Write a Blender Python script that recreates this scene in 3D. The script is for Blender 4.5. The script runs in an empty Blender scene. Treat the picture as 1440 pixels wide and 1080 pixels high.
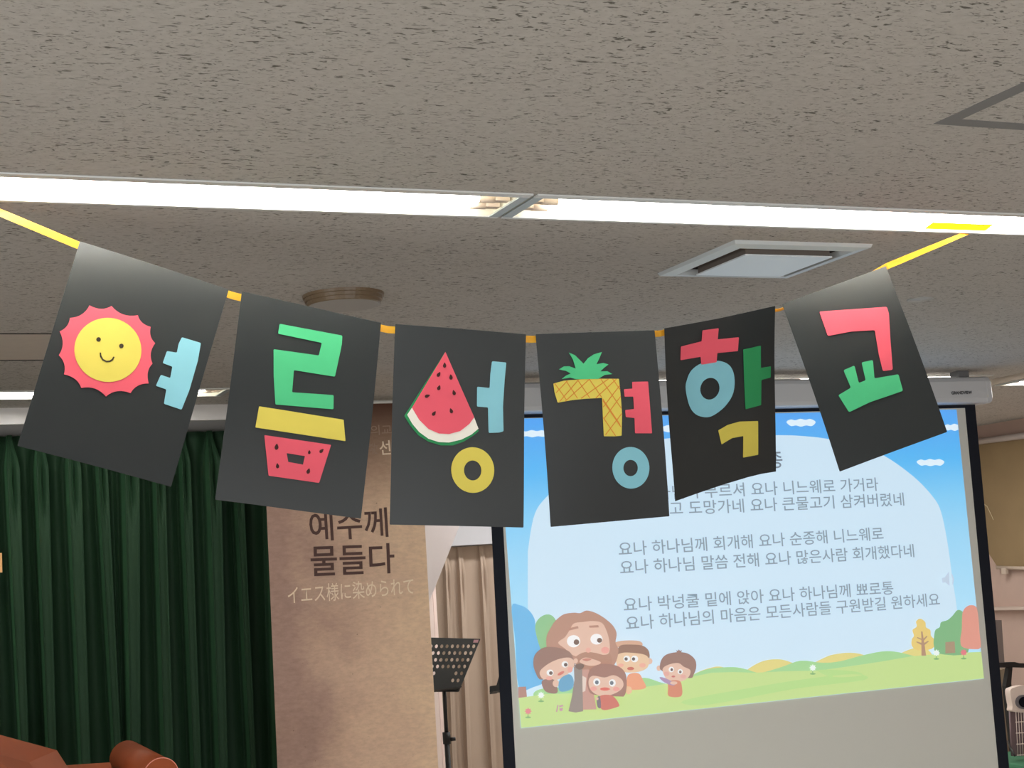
import bpy, bmesh, math, random
from mathutils import Vector, Matrix
random.seed(7)
S = bpy.context.scene
COL = S.collection

# ---------------------------------------------------------------- camera
F = 2170.0                                   # focal length in pixels of the 1440 wide frame
YAW, PIT, ROL = 0.41153, 0.12540, -0.06762
cy, sy = math.cos(YAW), math.sin(YAW)
cp, sp = math.cos(PIT), math.sin(PIT)
FW = Vector((sy * cp, cy * cp, sp))
_rt = Vector((cy, -sy, 0))
_up = _rt.cross(FW)
RT = _rt * math.cos(ROL) + _up * math.sin(ROL)
UP = -_rt * math.sin(ROL) + _up * math.cos(ROL)
cam_d = bpy.data.cameras.new('camera')
cam_d.sensor_width = 36
cam_d.lens = F * 36 / 1440
cam_d.clip_start = 0.02
cam = bpy.data.objects.new('camera', cam_d)
COL.objects.link(cam)
M = Matrix.Identity(4)
for i in range(3):
    M[i][0], M[i][1], M[i][2] = RT[i], UP[i], -FW[i]
cam.matrix_world = M
S.camera = cam
S.view_settings.view_transform = 'Standard'
S.view_settings.look = 'None'
S.view_settings.gamma = 1
S.view_settings.use_curve_mapping = False
S.view_settings.exposure = 0.06

# ---------------------------------------------------------------- world, lamps out of view, added fill lights
W = bpy.data.worlds.new('world')
S.world = W
W.use_nodes = True
W.node_tree.nodes['Background'].inputs[0].default_value = (0.8, 0.85, 1, 1)
W.node_tree.nodes['Background'].inputs[1].default_value = 0.15
TUBE = 21.0      # tube emission
def area(name, loc, sx, sy_, power, rot=(0, 0, 0), col=(1, .985, .955)):
    d = bpy.data.lights.new(name, 'AREA')
    d.shape = 'RECTANGLE'; d.size = sx; d.size_y = sy_; d.energy = power; d.color = col
    o = bpy.data.objects.new(name, d); COL.objects.link(o)
    o.location = loc; o.rotation_euler = rot
    return o
area('lamp_row_over_camera', (1.2, 0.05, .785), 7.0, .18, 65)
area('lamp_row_behind_camera', (1.2, -2.9, .785), 7.0, .18, 65)
area('back_fill_light', (1.2, -4.9, -.75), 5.0, 1.0, 110, (math.radians(90), 0, 0), (.9, .95, 1))  # added area light behind the camera, lifts near ceiling and front faces
area('side_fill_light', (-3.9, -.8, -.5), 4.5, 1.1, 115, (math.radians(90), 0, math.radians(-90)), (.9, .95, 1))  # added fill from the left; no window is built in that wall
area('recess_fill_light', (4.4, 7.2, .74), 3.0, .18, 38)  # added unseen light that brightens the beige curtain and the recess
H = 0.8          # ceiling above the camera (camera is 1.7 m above the floor)
FL = -1.7

def ray(x, y):
    return FW + RT * ((x - 720) / F) - UP * ((y - 540) / F)
def onY(x, y, Y):
    r = ray(x, y); return r * (Y / r.y)
def onZ(x, y, Z):
    r = ray(x, y); return r * (Z / r.z)
def onX(x, y, X):
    r = ray(x, y); return r * (X / r.x)

# ---------------------------------------------------------------- materials
def lin(c):
    return tuple((v / 255 / 12.92 if v / 255 <= .04045 else ((v / 255 + .055) / 1.055) ** 2.4) for v in c) + (1,)
MATS = {}
def mat(name, rgb, rough=.6, spec=.4, metal=0, noise=0, nscale=30, bump=0, emit=None, estr=0, trans=0, sheen=0):
    if name in MATS: return MATS[name]
    m = bpy.data.materials.new(name); m.use_nodes = True
    nt = m.node_tree; b = nt.nodes['Principled BSDF']
    c = lin(rgb)
    b.inputs['Base Color'].default_value = c
    b.inputs['Roughness'].default_value = rough
    b.inputs['Specular IOR Level'].default_value = spec
    b.inputs['Metallic'].default_value = metal
    if sheen:
        b.inputs['Sheen Weight'].default_value = sheen
        b.inputs['Sheen Roughness'].default_value = .4
        b.inputs['Sheen Tint'].default_value = tuple(min(1, v * 14) for v in c[:3]) + (1,)
    if noise or bump:
        tc = nt.nodes.new('ShaderNodeTexCoord'); n = nt.nodes.new('ShaderNodeTexNoise')
        n.inputs['Scale'].default_value = nscale; n.inputs['Detail'].default_value = 4
        nt.links.new(tc.outputs['Object'], n.inputs['Vector'])
        if noise:
            r = nt.nodes.new('ShaderNodeValToRGB')
            r.color_ramp.elements[0].position = .3; r.color_ramp.elements[1].position = .7
            r.color_ramp.elements[0].color = tuple(v * (1 - noise) for v in c[:3]) + (1,)
            r.color_ramp.elements[1].color = tuple(min(1, v * (1 + noise)) for v in c[:3]) + (1,)
            nt.links.new(n.outputs['Fac'], r.inputs[0]); nt.links.new(r.outputs[0], b.inputs['Base Color'])
        if bump:
            bp = nt.nodes.new('ShaderNodeBump'); bp.inputs['Strength'].default_value = bump
            bp.inputs['Distance'].default_value = .002
            nt.links.new(n.outputs['Fac'], bp.inputs['Height']); nt.links.new(bp.outputs[0], b.inputs['Normal'])
    if emit is not None:
        b.inputs['Emission Color'].default_value = lin(emit); b.inputs['Emission Strength'].default_value = estr
    MATS[name] = m
    return m

def slide_mat(name, rgb):
    """light thrown by the projector on the white screen cloth"""
    if name in MATS: return MATS[name]
    m = mat(name, (150, 150, 148), .9, .1)
    b = m.node_tree.nodes['Principled BSDF']
    c = lin(rgb)
    a = AMB
    b.inputs['Emission Color'].default_value = tuple(max(0, c[i] - a[i]) for i in range(3)) + (1,)
    b.inputs['Emission Strength'].default_value = 1
    return m
AMB = (.15, .145, .135)      # room light coming back off the cloth under the picture

def ceiling_mat():
    m = bpy.data.materials.new('ceiling_board'); m.use_nodes = True
    nt = m.node_tree; b = nt.nodes['Principled BSDF']; L = nt.links.new
    b.inputs['Roughness'].default_value = .85; b.inputs['Specular IOR Level'].default_value = .25
    tc = nt.nodes.new('ShaderNodeTexCoord')
    def dash(sx, sy_, lo, hi, off, det=2.0):
        mp = nt.nodes.new('ShaderNodeMapping'); mp.inputs['Scale'].default_value = (sx, sy_, 1)
        mp.inputs['Location'].default_value = (off, off * 2, off); mp.inputs['Rotation'].default_value = (0, 0, .06)
        n = nt.nodes.new('ShaderNodeTexNoise'); n.inputs['Scale'].default_value = 1; n.inputs['Detail'].default_value = det
        n.inputs['Distortion'].default_value = .6
        L(tc.outputs['Object'], mp.inputs[0]); L(mp.outputs[0], n.inputs['Vector'])
        r = nt.nodes.new('ShaderNodeMapRange'); r.inputs[1].default_value = lo; r.inputs[2].default_value = hi
        L(n.outputs['Fac'], r.inputs[0]); return r.outputs[0]
    d1 = dash(56, 125, .61, .68, 0); d2 = dash(95, 200, .60, .70, 9); d3 = dash(38, 100, .65, .71, 4)
    den = dash(9, 9, .25, .52, 3, 3)
    mx = nt.nodes.new('ShaderNodeMath'); mx.operation = 'MAXIMUM'; L(d1, mx.inputs[0]); L(d3, mx.inputs[1])
    m2 = nt.nodes.new('ShaderNodeMath'); m2.operation = 'MULTIPLY'; m2.inputs[1].default_value = .6; L(d2, m2.inputs[0])
    m3 = nt.nodes.new('ShaderNodeMath'); m3.operation = 'MAXIMUM'; L(mx.outputs[0], m3.inputs[0]); L(m2.outputs[0], m3.inputs[1])
    m4 = nt.nodes.new('ShaderNodeMath'); m4.operation = 'MULTIPLY'; L(m3.outputs[0], m4.inputs[0]); L(den, m4.inputs[1])
    n = nt.nodes.new('ShaderNodeTexNoise'); n.inputs['Scale'].default_value = 60; n.inputs['Detail'].default_value = 5
    L(tc.outputs['Object'], n.inputs['Vector'])
    r = nt.nodes.new('ShaderNodeValToRGB'); r.color_ramp.elements[0].position = .3; r.color_ramp.elements[1].position = .7
    r.color_ramp.elements[0].color = (.51, .485, .455, 1); r.color_ramp.elements[1].color = (.575, .55, .52, 1)
    L(n.outputs['Fac'], r.inputs[0])
    x = nt.nodes.new('ShaderNodeMix'); x.data_type = 'RGBA'
    L(m4.outputs[0], x.inputs['Factor']); L(r.outputs[0], x.inputs['A']); x.inputs['B'].default_value = (.15, .14, .12, 1)
    L(x.outputs['Result'], b.inputs['Base Color'])
    bp = nt.nodes.new('ShaderNodeBump'); bp.invert = True; bp.inputs['Strength'].default_value = .4; bp.inputs['Distance'].default_value = .002
    L(m4.outputs[0], bp.inputs['Height']); L(bp.outputs[0], b.inputs['Normal'])
    return m
M_CEIL = ceiling_mat()
M_WALL = mat('wall_paint', (208, 202, 194), .8, .3, noise=.04, nscale=8)
M_FLOOR = mat('floor_vinyl', (186, 180, 170), .5, .4, noise=.1, nscale=4)
M_WHITE = mat('white_metal', (225, 226, 224), .4, .5)
M_REFL = mat('lamp_reflector', (240, 236, 222), .35, .5)
M_TUBE = mat('lit_tube', (255, 255, 255), .4, .4, emit=(255, 253, 248), estr=TUBE)
M_SOCK = mat('socket_plastic', (214, 196, 180), .5, .5)
M_BLACK = mat('black_metal', (22, 22, 24), .45, .5)
M_DARK = mat('dark_slot', (18, 20, 30), .9, .1)

# ---------------------------------------------------------------- object helpers
def props(o, label=None, cat=None, group=None, kind=None):
    if label: o['label'] = label
    if cat: o['category'] = cat
    if group: o['group'] = group
    if kind: o['kind'] = kind
    return o
def empty(name, label, cat, loc=(0, 0, 0), group=None, mw=None):
    o = bpy.data.objects.new(name, None); COL.objects.link(o); o.empty_display_size = .05
    if mw is not None: o.matrix_world = mw
    else: o.location = loc
    return props(o, label, cat, group)
def link_mesh(name, me, m, parent=None, label=None, mw=None):
    """mw: world matrix of mesh data (identity by default); keeps it under a parent"""
    o = bpy.data.objects.new(name, me); COL.objects.link(o)
    if m is not None and not me.materials: me.materials.append(m)
    mw = mw or Matrix.Identity(4)
    if parent:
        o.parent = parent
        o.matrix_parent_inverse = world(parent).inverted()
        # centre origin is not needed for parts
    o.matrix_basis = mw
    if label: o['label'] = label
    return o
def world(o):
    m = o.matrix_basis.copy()
    if o.parent: m = world(o.parent) @ o.matrix_parent_inverse @ m
    return m
def from_bm(name, bm, m, parent=None, label=None, smooth=False, mw=None):
    bmesh.ops.recalc_face_normals(bm, faces=bm.faces)
    me = bpy.data.meshes.new(name); bm.to_mesh(me); bm.free()
    if smooth:
        for p in me.polygons: p.use_smooth = True
    return link_mesh(name, me, m, parent, label, mw)
def bm_box(bm, x0, x1, y0, y1, z0, z1, bev=0):
    r = bmesh.ops.create_cube(bm, size=1)
    vs = r['verts']
    for v in vs:
        v.co = Vector(((x0 + x1) / 2 + v.co.x * (x1 - x0), (y0 + y1) / 2 + v.co.y * (y1 - y0), (z0 + z1) / 2 + v.co.z * (z1 - z0)))
    if bev:
        es = list({e for v in vs for e in v.link_edges})
        bmesh.ops.bevel(bm, geom=es, offset=bev, segments=2, affect='EDGES', profile=.5)
def box(name, x0, x1, y0, y1, z0, z1, m, parent=None, bev=0, label=None):
    bm = bmesh.new(); bm_box(bm, x0, x1, y0, y1, z0, z1, bev)
    return from_bm(name, bm, m, parent, label)
def prism(bm, pts, d):
    """pts: 3D polygon, extruded along vector d"""
    a = [bm.verts.new(p) for p in pts]; b = [bm.verts.new(Vector(p) + d) for p in pts]
    n = len(a)
    bm.faces.new(a); bm.faces.new(b[::-1])
    for i in range(n): bm.faces.new((a[i], b[i], b[(i + 1) % n], a[(i + 1) % n]))
def prism_obj(name, pts, d, m, parent=None, label=None):
    bm = bmesh.new(); prism(bm, [Vector(p) for p in pts], Vector(d)); return from_bm(name, bm, m, parent, label)
def tube(bm, path, r, n=12, cap=True):
    path = [Vector(p) for p in path]; rings = []
    rr = r if isinstance(r, (list, tuple)) else [r] * len(path)
    for i, p in enumerate(path):
        t = (path[min(i + 1, len(path) - 1)] - path[max(i - 1, 0)]).normalized()
        u = t.orthogonal().normalized() if i == 0 else (u - t * u.dot(t)).normalized()
        w = t.cross(u)
        rings.append([bm.verts.new(p + (u * math.cos(2 * math.pi * k / n) + w * math.sin(2 * math.pi * k / n)) * rr[i]) for k in range(n)])
    for a, b in zip(rings, rings[1:]):
        for k in range(n): bm.faces.new((a[k], a[(k + 1) % n], b[(k + 1) % n], b[k]))
    if cap: bm.faces.new(rings[0][::-1]); bm.faces.new(rings[-1])
def tube_obj(name, path, r, m, parent=None, n=12, label=None):
    bm = bmesh.new(); tube(bm, path, r, n); o = from_bm(name, bm, m, parent, label)
    for p in o.data.polygons: p.use_smooth = len(p.vertices) == 4
    return o

# flat outlines on a plane ------------------------------------------------
class Plane:
    def __init__(s, o, e1, e2, bend=None):
        s.o = Vector(o); s.e1 = Vector(e1).normalized(); e2 = Vector(e2)
        s.e2 = (e2 - s.e1 * e2.dot(s.e1)).normalized(); s.n = s.e1.cross(s.e2)
        if s.n.dot(-s.o) < 0 and s.o.length > .5: s.n = -s.n; s.flip = True
        else: s.flip = False
        s.bend = bend
    def mw(s):
        m = Matrix.Identity(4)
        for i in range(3): m[i][0], m[i][1], m[i][2], m[i][3] = s.e1[i], s.e2[i], s.n[i], s.o[i]
        return m
    def uv(s, x, y):
        r = ray(x, y); p = r * (s.o.dot(s.n) / r.dot(s.n)) - s.o
        return (p.dot(s.e1), p.dot(s.e2))
def smooth(pts, n=6):
    out = []; N = len(pts)
    for i in range(N):
        p0, p1, p2, p3 = (pts[(i + k - 1) % N] for k in range(4))
        for j in range(n):
            t = j / n
            out.append(tuple(.5 * (2 * p1[c] + (p2[c] - p0[c]) * t + (2 * p0[c] - 5 * p1[c] + 4 * p2[c] - p3[c]) * t * t + (3 * p1[c] - p0[c] - 3 * p2[c] + p3[c]) * t ** 3) for c in (0, 1)))
    return out
def ell(cx, cy_, rx, ry, rot=0, n=28):
    c, s_ = math.cos(rot), math.sin(rot)
    return [(cx + rx * math.cos(a) * c - ry * math.sin(a) * s_, cy_ + rx * math.cos(a) * s_ + ry * math.sin(a) * c) for a in (2 * math.pi * k / n for k in range(n))]
def rnd(pts, r=2.0):
    """outline with slightly rounded corners (scissor cut)"""
    out = []; N = len(pts)
    for i in range(N):
        p, a, b = Vector(pts[i]), Vector(pts[i - 1]), Vector(pts[(i + 1) % N])
        da, db = (a - p), (b - p)
        q = min(r, da.length * .4, db.length * .4)
        A = p + da.normalized() * q; B = p + db.normalized() * q
        for t in (0, .5, 1): out.append(tuple(A * (1 - t) ** 2 + p * 2 * t * (1 - t) + B * t * t))
    return out
def curve_mesh(loops, thick):
    cu = bpy.data.curves.new('c', 'CURVE'); cu.dimensions = '2D'; cu.fill_mode = 'BOTH'; cu.extrude = thick / 2
    for lp in loops:
        s_ = cu.splines.new('POLY'); s_.points.add(len(lp) - 1); s_.use_cyclic_u = True
        for k, p in enumerate(lp): s_.points[k].co = (p[0], p[1], 0, 1)
    o = bpy.data.objects.new('c', cu); me = bpy.data.meshes.new_from_object(o)
    bpy.data.objects.remove(o); bpy.data.curves.remove(cu)
    me.materials.clear()
    return me
def flat(name, pl, loops, m, parent=None, off=0.0, thick=.001, label=None, px=True):
    """cut sheet on plane pl; loops given in photo pixels (px) or plane metres; back face at off"""
    L2 = [[pl.uv(*p) for p in lp] for lp in loops] if px else loops
    me = curve_mesh(L2, thick)
    if pl.bend:
        bm = bmesh.new(); bm.from_mesh(me)
        xs = [v.co.x for v in bm.verts]; ys = [v.co.y for v in bm.verts]
        for ax, lo, hi in ((0, min(xs), max(xs)), (1, min(ys), max(ys))):
            k = max(1, int((hi - lo) / .03))
            for i in range(1, k):
                co = Vector((0, 0, 0)); no = Vector((0, 0, 0)); co[ax] = lo + (hi - lo) * i / k; no[ax] = 1
                bmesh.ops.bisect_plane(bm, geom=bm.verts[:] + bm.edges[:] + bm.faces[:], plane_co=co, plane_no=no)
        for v in bm.verts: v.co.z += pl.bend(v.co.x, v.co.y)
        bm.to_mesh(me); bm.free()
    for v in me.vertices: v.co.z += off + thick / 2
    me.name = name
    return link_mesh(name, me, m, parent, label, pl.mw())
def text_mesh(body, bold=0.0):
    cu = bpy.data.curves.new('t', 'FONT'); cu.body = body; cu.size = 1; cu.offset = bold; cu.resolution_u = 3
    o = bpy.data.objects.new('t', cu); COL.objects.link(o)
    me = bpy.data.meshes.new_from_object(o); bpy.data.objects.remove(o); bpy.data.curves.remove(cu)
    me.materials.clear()
    return me
def text(name, pl, body, a, b, m, parent=None, off=0.0, bold=0.0, hpx=None, label=None, slant=0):
    """text from baseline pixel a to baseline pixel b; hpx: height of the ink in pixels"""
    me = text_mesh(body, bold)
    xs = [v.co.x for v in me.vertices]; ys = [v.co.y for v in me.vertices]
    x0, x1, y0, y1 = min(xs), max(xs), min(ys), max(ys)
    A, B = Vector(pl.uv(*a)), Vector(pl.uv(*b)); d = B - A; w = d.length; u = d.normalized(); v_ = Vector((-u.y, u.x))
    if pl.flip: pass
    s_ = w / (x1 - x0)
    sv = s_
    if hpx:
        mid = ((a[0] + b[0]) / 2, (a[1] + b[1]) / 2)
        sv = (Vector(pl.uv(*mid)) - Vector(pl.uv(mid[0], mid[1] - hpx))).length / (y1 - y0)
    for v in me.vertices:
        q = A + u * (v.co.x - x0) * s_ + v_ * (v.co.y - y0) * sv + u * slant * (v.co.y - y0) * sv
        v.co = (q.x, q.y, off)
    me.name = name
    return link_mesh(name, me, m, parent, label, pl.mw())

# ================================================================ SETTING
# ceiling cells around the lamp troughs, the ceiling vent, the hatch grooves
NEARY, FARY = (2.90, 3.07), (5.74, 5.92)
XR, XS = 6.7, 5.09                     # right wall, start of the lowered ceiling strip
vent = (2.045, 2.455, 3.235, 3.63)
def ceiling_part(name, x0, x1, y0, y1, z, holes):
    xs = sorted({x0, x1} | {min(max(v, x0), x1) for h in holes for v in h[:2]})
    ys = sorted({y0, y1} | {min(max(v, y0), y1) for h in holes for v in h[2:]})
    bm = bmesh.new(); V = {}
    def gv(x, y):
        if (x, y) not in V: V[(x, y)] = bm.verts.new((x, y, z))
        return V[(x, y)]
    for a, b in zip(xs, xs[1:]):
        for c, d in zip(ys, ys[1:]):
            mx, my = (a + b) / 2, (c + d) / 2
            if any(h[0] < mx < h[1] and h[2] < my < h[3] for h in holes): continue
            bm.faces.new((gv(a, c), gv(a, d), gv(b, d), gv(b, c)))
    g = bmesh.ops.extrude_face_region(bm, geom=bm.faces[:])
    for e in g['geom']:
        if isinstance(e, bmesh.types.BMVert): e.co.z += .012
    return props(from_bm(name, bm, M_CEIL), kind='structure')
near_lamps = [(-1.60, -.08), (-.07, 1.335), (1.345, 2.90), (2.91, 4.4)]
far_lamps = [(-1.1, .12), (.13, 1.37), (2.75, 3.85), (3.86, 4.97)]
FARL = (5.84, 6.03)
GR = .014
hx0, hx1, hy0, hy1 = 1.898, 2.45, 1.75, 2.275            # near inspection hatch with dark frame
gx0, gx1, gy0, gy1 = .10, .92, 4.60, 5.11                # far panel
vh = (vent[0] + .03, vent[1] - .03, vent[2] + .03, vent[3] - .03)
holes = [(near_lamps[0][0], near_lamps[-1][1]) + NEARY, (far_lamps[0][0], far_lamps[1][1]) + FARL, (far_lamps[2][0], far_lamps[3][1]) + FARY, vh,
         (hx0, hx1, hy0, hy1), (gx0, gx1, gy0, gy1)]
ceiling_part('ceiling', -4, XS, -5, 8.3, H, holes)
ceiling_part('ceiling.001', XS, XR, -5, 8.3, H - .027, [(5.12, 6.35, 5.70, 5.88)])
props(box('trim_1', XS - .004, XS, -5, 8.3, H - .027, H + .012, mat('step_edge', (190, 178, 165), .7)), kind='structure')
props(box('floor', -4, XR, -5, 8.3, FL - .05, FL, M_FLOOR), kind='structure')
props(box('wall_front', -4, 2.35, 6.72, 6.82, FL, H, M_WALL), kind='structure')
props(box('wall_front.001', 2.35, XR, 8.3, 8.4, FL, H, M_WALL), kind='structure')
props(box('wall_side', 2.25, 2.35, 6.82, 8.4, FL, H, M_WALL), kind='structure')
props(box('wall_left', -4.1, -4, -5, 6.82, FL, H, M_WALL), kind='structure')
props(box('wall_right', XR, XR + .1, -5, 8.4, FL, H, mat('right_wall_paint', (198, 172, 160), .8, .3, noise=.04, nscale=6)), kind='structure')
bm = bmesh.new()   # back wall with a wide window opening behind the camera
for q in ((-4, -1.4, FL, H), (3.8, XR, FL, H), (-1.4, 3.8, FL, -1.2), (-1.4, 3.8, .35, H)): bm_box(bm, q[0], q[1], -5.1, -5, q[2], q[3])
props(from_bm('wall_back', bm, M_WALL), kind='structure')

# ceiling panels set in their frames
def panel(name, x0, x1, y0, y1, label, frame_m, w, gap, bm_=None):
    t = empty(name, label, 'ceiling hatch', ((x0 + x1) / 2, (y0 + y1) / 2, H))
    bm = bmesh.new()
    for a in ((x0, x1, y0, y0 + w), (x0, x1, y1 - w, y1), (x0, x0 + w, y0 + w, y1 - w), (x1 - w, x1, y0 + w, y1 - w)):
        bm_box(bm, a[0], a[1], a[2], a[3], H - .001, H + .012)
    from_bm('frame', bm, frame_m, t)
    bm = bmesh.new(); bm_box(bm, x0 + w + gap, x1 - w - gap, y0 + w + gap, y1 - w - gap, H - .0005, H + .012)
    from_bm('board', bm, bm_ or M_CEIL, t)
    bm = bmesh.new(); bm_box(bm, x0, x1, y0, y1, H + .013, H + .02); from_bm('backing', bm, M_DARK, t)
    return t
panel('ceiling_hatch', hx0, hx1, hy0, hy1, 'grey framed square hatch in the ceiling nearer than the first lamp strip', mat('grey_aluminium', (132, 132, 132), .6, .3), .036, .001)
panel('ceiling_hatch', gx0, gx1, gy0, gy1, 'plain ceiling hatch edged by thin dark joints above the green curtain', mat('joint_dark', (60, 54, 50), .8), .014, .002, mat('pale_board', (206, 196, 186), .85, noise=.03, nscale=30))

# ================================================================ CEILING LIGHTS
def fixture(x0, x1, Y, z, label, group, endL=True, endR=True):
    y0, y1 = Y
    t = empty('ceiling_light', label, 'ceiling light', ((x0 + x1) / 2, (y0 + y1) / 2, z), group)
    d = .075; bm = bmesh.new(); th = .002
    bm_box(bm, x0, x1, y0, y0 + th, z - .001, z + d); bm_box(bm, x0, x1, y1 - th, y1, z - .001, z + d)
    bm_box(bm, x0, x1, y0, y1, z + d, z + d + th)
    bm_box(bm, x0, x0 + .012, y0, y1, z - .001, z + d); bm_box(bm, x1 - .012, x1, y0, y1, z - .001, z + d)
    # raised ballast cover between the tubes
    prism(bm, [(x0 + .02, y0 + .055, z + d), (x0 + .02, y0 + .075, z + .045), (x0 + .02, y1 - .075, z + .045), (x0 + .02, y1 - .055, z + d)], Vector((x1 - x0 - .04, 0, 0)))
    from_bm('reflector', bm, M_REFL, t)
    bm = bmesh.new()
    for a in ((x0, x1, y0 - .022, y0 + .001), (x0, x1, y1 - .001, y1 + .012)): bm_box(bm, *a, z - .004, z - .0005)
    from_bm('flange', bm, M_WHITE, t)
    if endR:
        bm = bmesh.new(); bm_box(bm, x1 - .022, x1 + .0005, y0, y1, z - .004, z - .0005); from_bm('end_plate', bm, mat('end_plate_metal', (180, 188, 190), .4, .5), t)
    if endL:
        bm = bmesh.new(); bm_box(bm, x0 - .0005, x0 + .022, y0, y1, z - .004, z - .0005); from_bm('end_plate', bm, mat('end_plate_metal', (180, 188, 190)), t)
    for yy in (y0 + .070, y0 + .124):
        tb = tube_obj('tube', [(x0 + .085, yy, z + .010), (x1 - .085, yy, z + .010)], .0085, M_TUBE, t, 16)
        for sx, a in ((x0, 1), (x1, -1)):
            o = tube_obj('tube_cap', [(sx + a * .088, yy, z + .010), (sx + a * .050, yy, z + .010)], .0092, M_SOCK, t, 16)
            bm = bmesh.new(); xa, xb = sorted((sx + a * .052, sx + a * .018)); bm_box(bm, xa, xb, yy - .010, yy + .010, z + .004, z + d, .002); from_bm('socket', bm, M_SOCK, t)
    return t
NL = ['', 'long fluorescent ceiling lamp over the smiling sun flag, left of the metal joint',
      'long fluorescent ceiling lamp with yellow ribbon taped to its edge']
fixture(*near_lamps[1], NEARY, H, NL[1], 'near row of fluorescent lamps')
fixture(*near_lamps[2], NEARY, H, NL[2], 'near row of fluorescent lamps')
fixture(*far_lamps[1], FARL, H, 'far fluorescent lamp seen either side of the sun flag above the green curtain', 'far row of fluorescent lamps')
fixture(*far_lamps[2], FARY, H, 'far fluorescent lamp peeping over the screen casing between the fourth and fifth flags', 'far row of fluorescent lamps')
fixture(*far_lamps[3], FARY, H, 'far fluorescent lamp over the screen casing behind the last flag', 'far row of fluorescent lamps')
fixture(5.12, 6.35, (5.70, 5.88), H - .027, 'far fluorescent lamp beyond the right end of the screen casing', 'far row of fluorescent lamps')
fixture(*near_lamps[0], NEARY, H, 'fluorescent ceiling lamp beyond the ribbon start, left of the sun flag', 'near row of fluorescent lamps')
fixture(*near_lamps[3], NEARY, H, 'fluorescent ceiling lamp past the taped ribbon end', 'near row of fluorescent lamps')
fixture(*far_lamps[0], FARL, H, 'far fluorescent lamp at the outer end of the green curtain', 'far row of fluorescent lamps')

# ================================================================ VENT, DOWNLIGHT, SPRINKLER COVER
t = empty('ceiling_vent', 'square white ceiling air vent with a pale centre plate and dark slots', 'air vent', (2.25, 3.43, H))
x0, x1, y0, y1 = vent
MV = mat('vent_plastic', (214, 220, 222), .35, .5)
bm = bmesh.new()
def ring(bm, a, b, za, zb):
    """sloped square ring from rectangle a at za to b at zb"""
    A = [bm.verts.new((x, y, za)) for x, y in ((a[0], a[2]), (a[1], a[2]), (a[1], a[3]), (a[0], a[3]))]
    B = [bm.verts.new((x, y, zb)) for x, y in ((b[0], b[2]), (b[1], b[2]), (b[1], b[3]), (b[0], b[3]))]
    for k in range(4): bm.faces.new((A[k], A[(k + 1) % 4], B[(k + 1) % 4], B[k]))
def ins(r, d): return (r[0] + d, r[1] - d, r[2] + d, r[3] - d)
ring(bm, ins(vent, -.004), vent, H, H - .009); ring(bm, vent, ins(vent, .032), H - .009, H - .013)
ring(bm, ins(vent, .032), ins(vent, .036), H - .013, H + .004)
from_bm('frame', bm, MV, t)
bm = bmesh.new(); ring(bm, ins(vent, .036), ins(vent, .04), H + .004, H + .05); ring(bm, ins(vent, .04), ins(vent, .16), H + .05, H + .05)
from_bm('throat', bm, mat('vent_throat', (70, 68, 72), .8), t)
bm = bmesh.new(); bm_box(bm, x0 + .076, x1 - .076, y0 + .076, y1 - .076, H - .017, H + .05); from_bm('plate_box', bm, mat('vent_box', (120, 110, 102), .7), t)
bm = bmesh.new(); bm_box(bm, x0 + .072, x1 - .072, y0 + .072, y1 - .072, H - .021, H - .017, .001)
from_bm('plate', bm, mat('vent_plate', (240, 246, 250), .3, .6), t)

bm = bmesh.new()
cx, cy2, R0 = 1.255, 3.985, .112
prof = [(R0, 0), (R0 - .001, -.008), (R0 - .005, -.009), (R0 - .006, -.018), (R0 - .010, -.019), (R0 - .011, -.028), (R0 - .015, -.030), (0, -.030)]
n = 48; prev = None
def lathe(bm, c, prof, n=48):
    rings = []
    for r, z in prof:
        if r == 0: rings.append([bm.verts.new((c[0], c[1], c[2] + z))])
        else: rings.append([bm.verts.new((c[0] + r * math.cos(2 * math.pi * k / n), c[1] + r * math.sin(2 * math.pi * k / n), c[2] + z)) for k in range(n)])
    for a, b in zip(rings, rings[1:]):
        for k in range(n):
            if len(b) == 1: bm.faces.new((a[k], a[(k + 1) % n], b[0]))
            elif len(a) == 1: bm.faces.new((a[0], b[(k + 1) % n], b[k]))
            else: bm.faces.new((a[k], a[(k + 1) % n], b[(k + 1) % n], b[k]))
t = empty('ceiling_speaker', 'round brown ringed ceiling speaker with a flat grey face', 'speaker', (cx, cy2, H))
lathe(bm, (cx, cy2, H), prof[:-1]); from_bm('rim', bm, mat('brown_ring', (128, 108, 84), .35, .5), t)
bm = bmesh.new(); lathe(bm, (cx, cy2, H), [(R0 - .015, -.030), (R0 - .02, -.0306), (0, -.0306)])
from_bm('face', bm, mat('speaker_face', (176, 172, 168), .8), t)

bm = bmesh.new(); p = onZ(1294, 420, H); lathe(bm, (p.x, p.y, H), [(.042, 0), (.042, -.004), (.036, -.0045), (.034, -.001), (0, -.001)], 32)
props(from_bm('sprinkler_cover', bm, mat('cover_disc', (186, 184, 180), .5, .5)), 'small round ceiling cover showing as a thin bright crescent beside the last flag', 'sprinkler cover')

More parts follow.
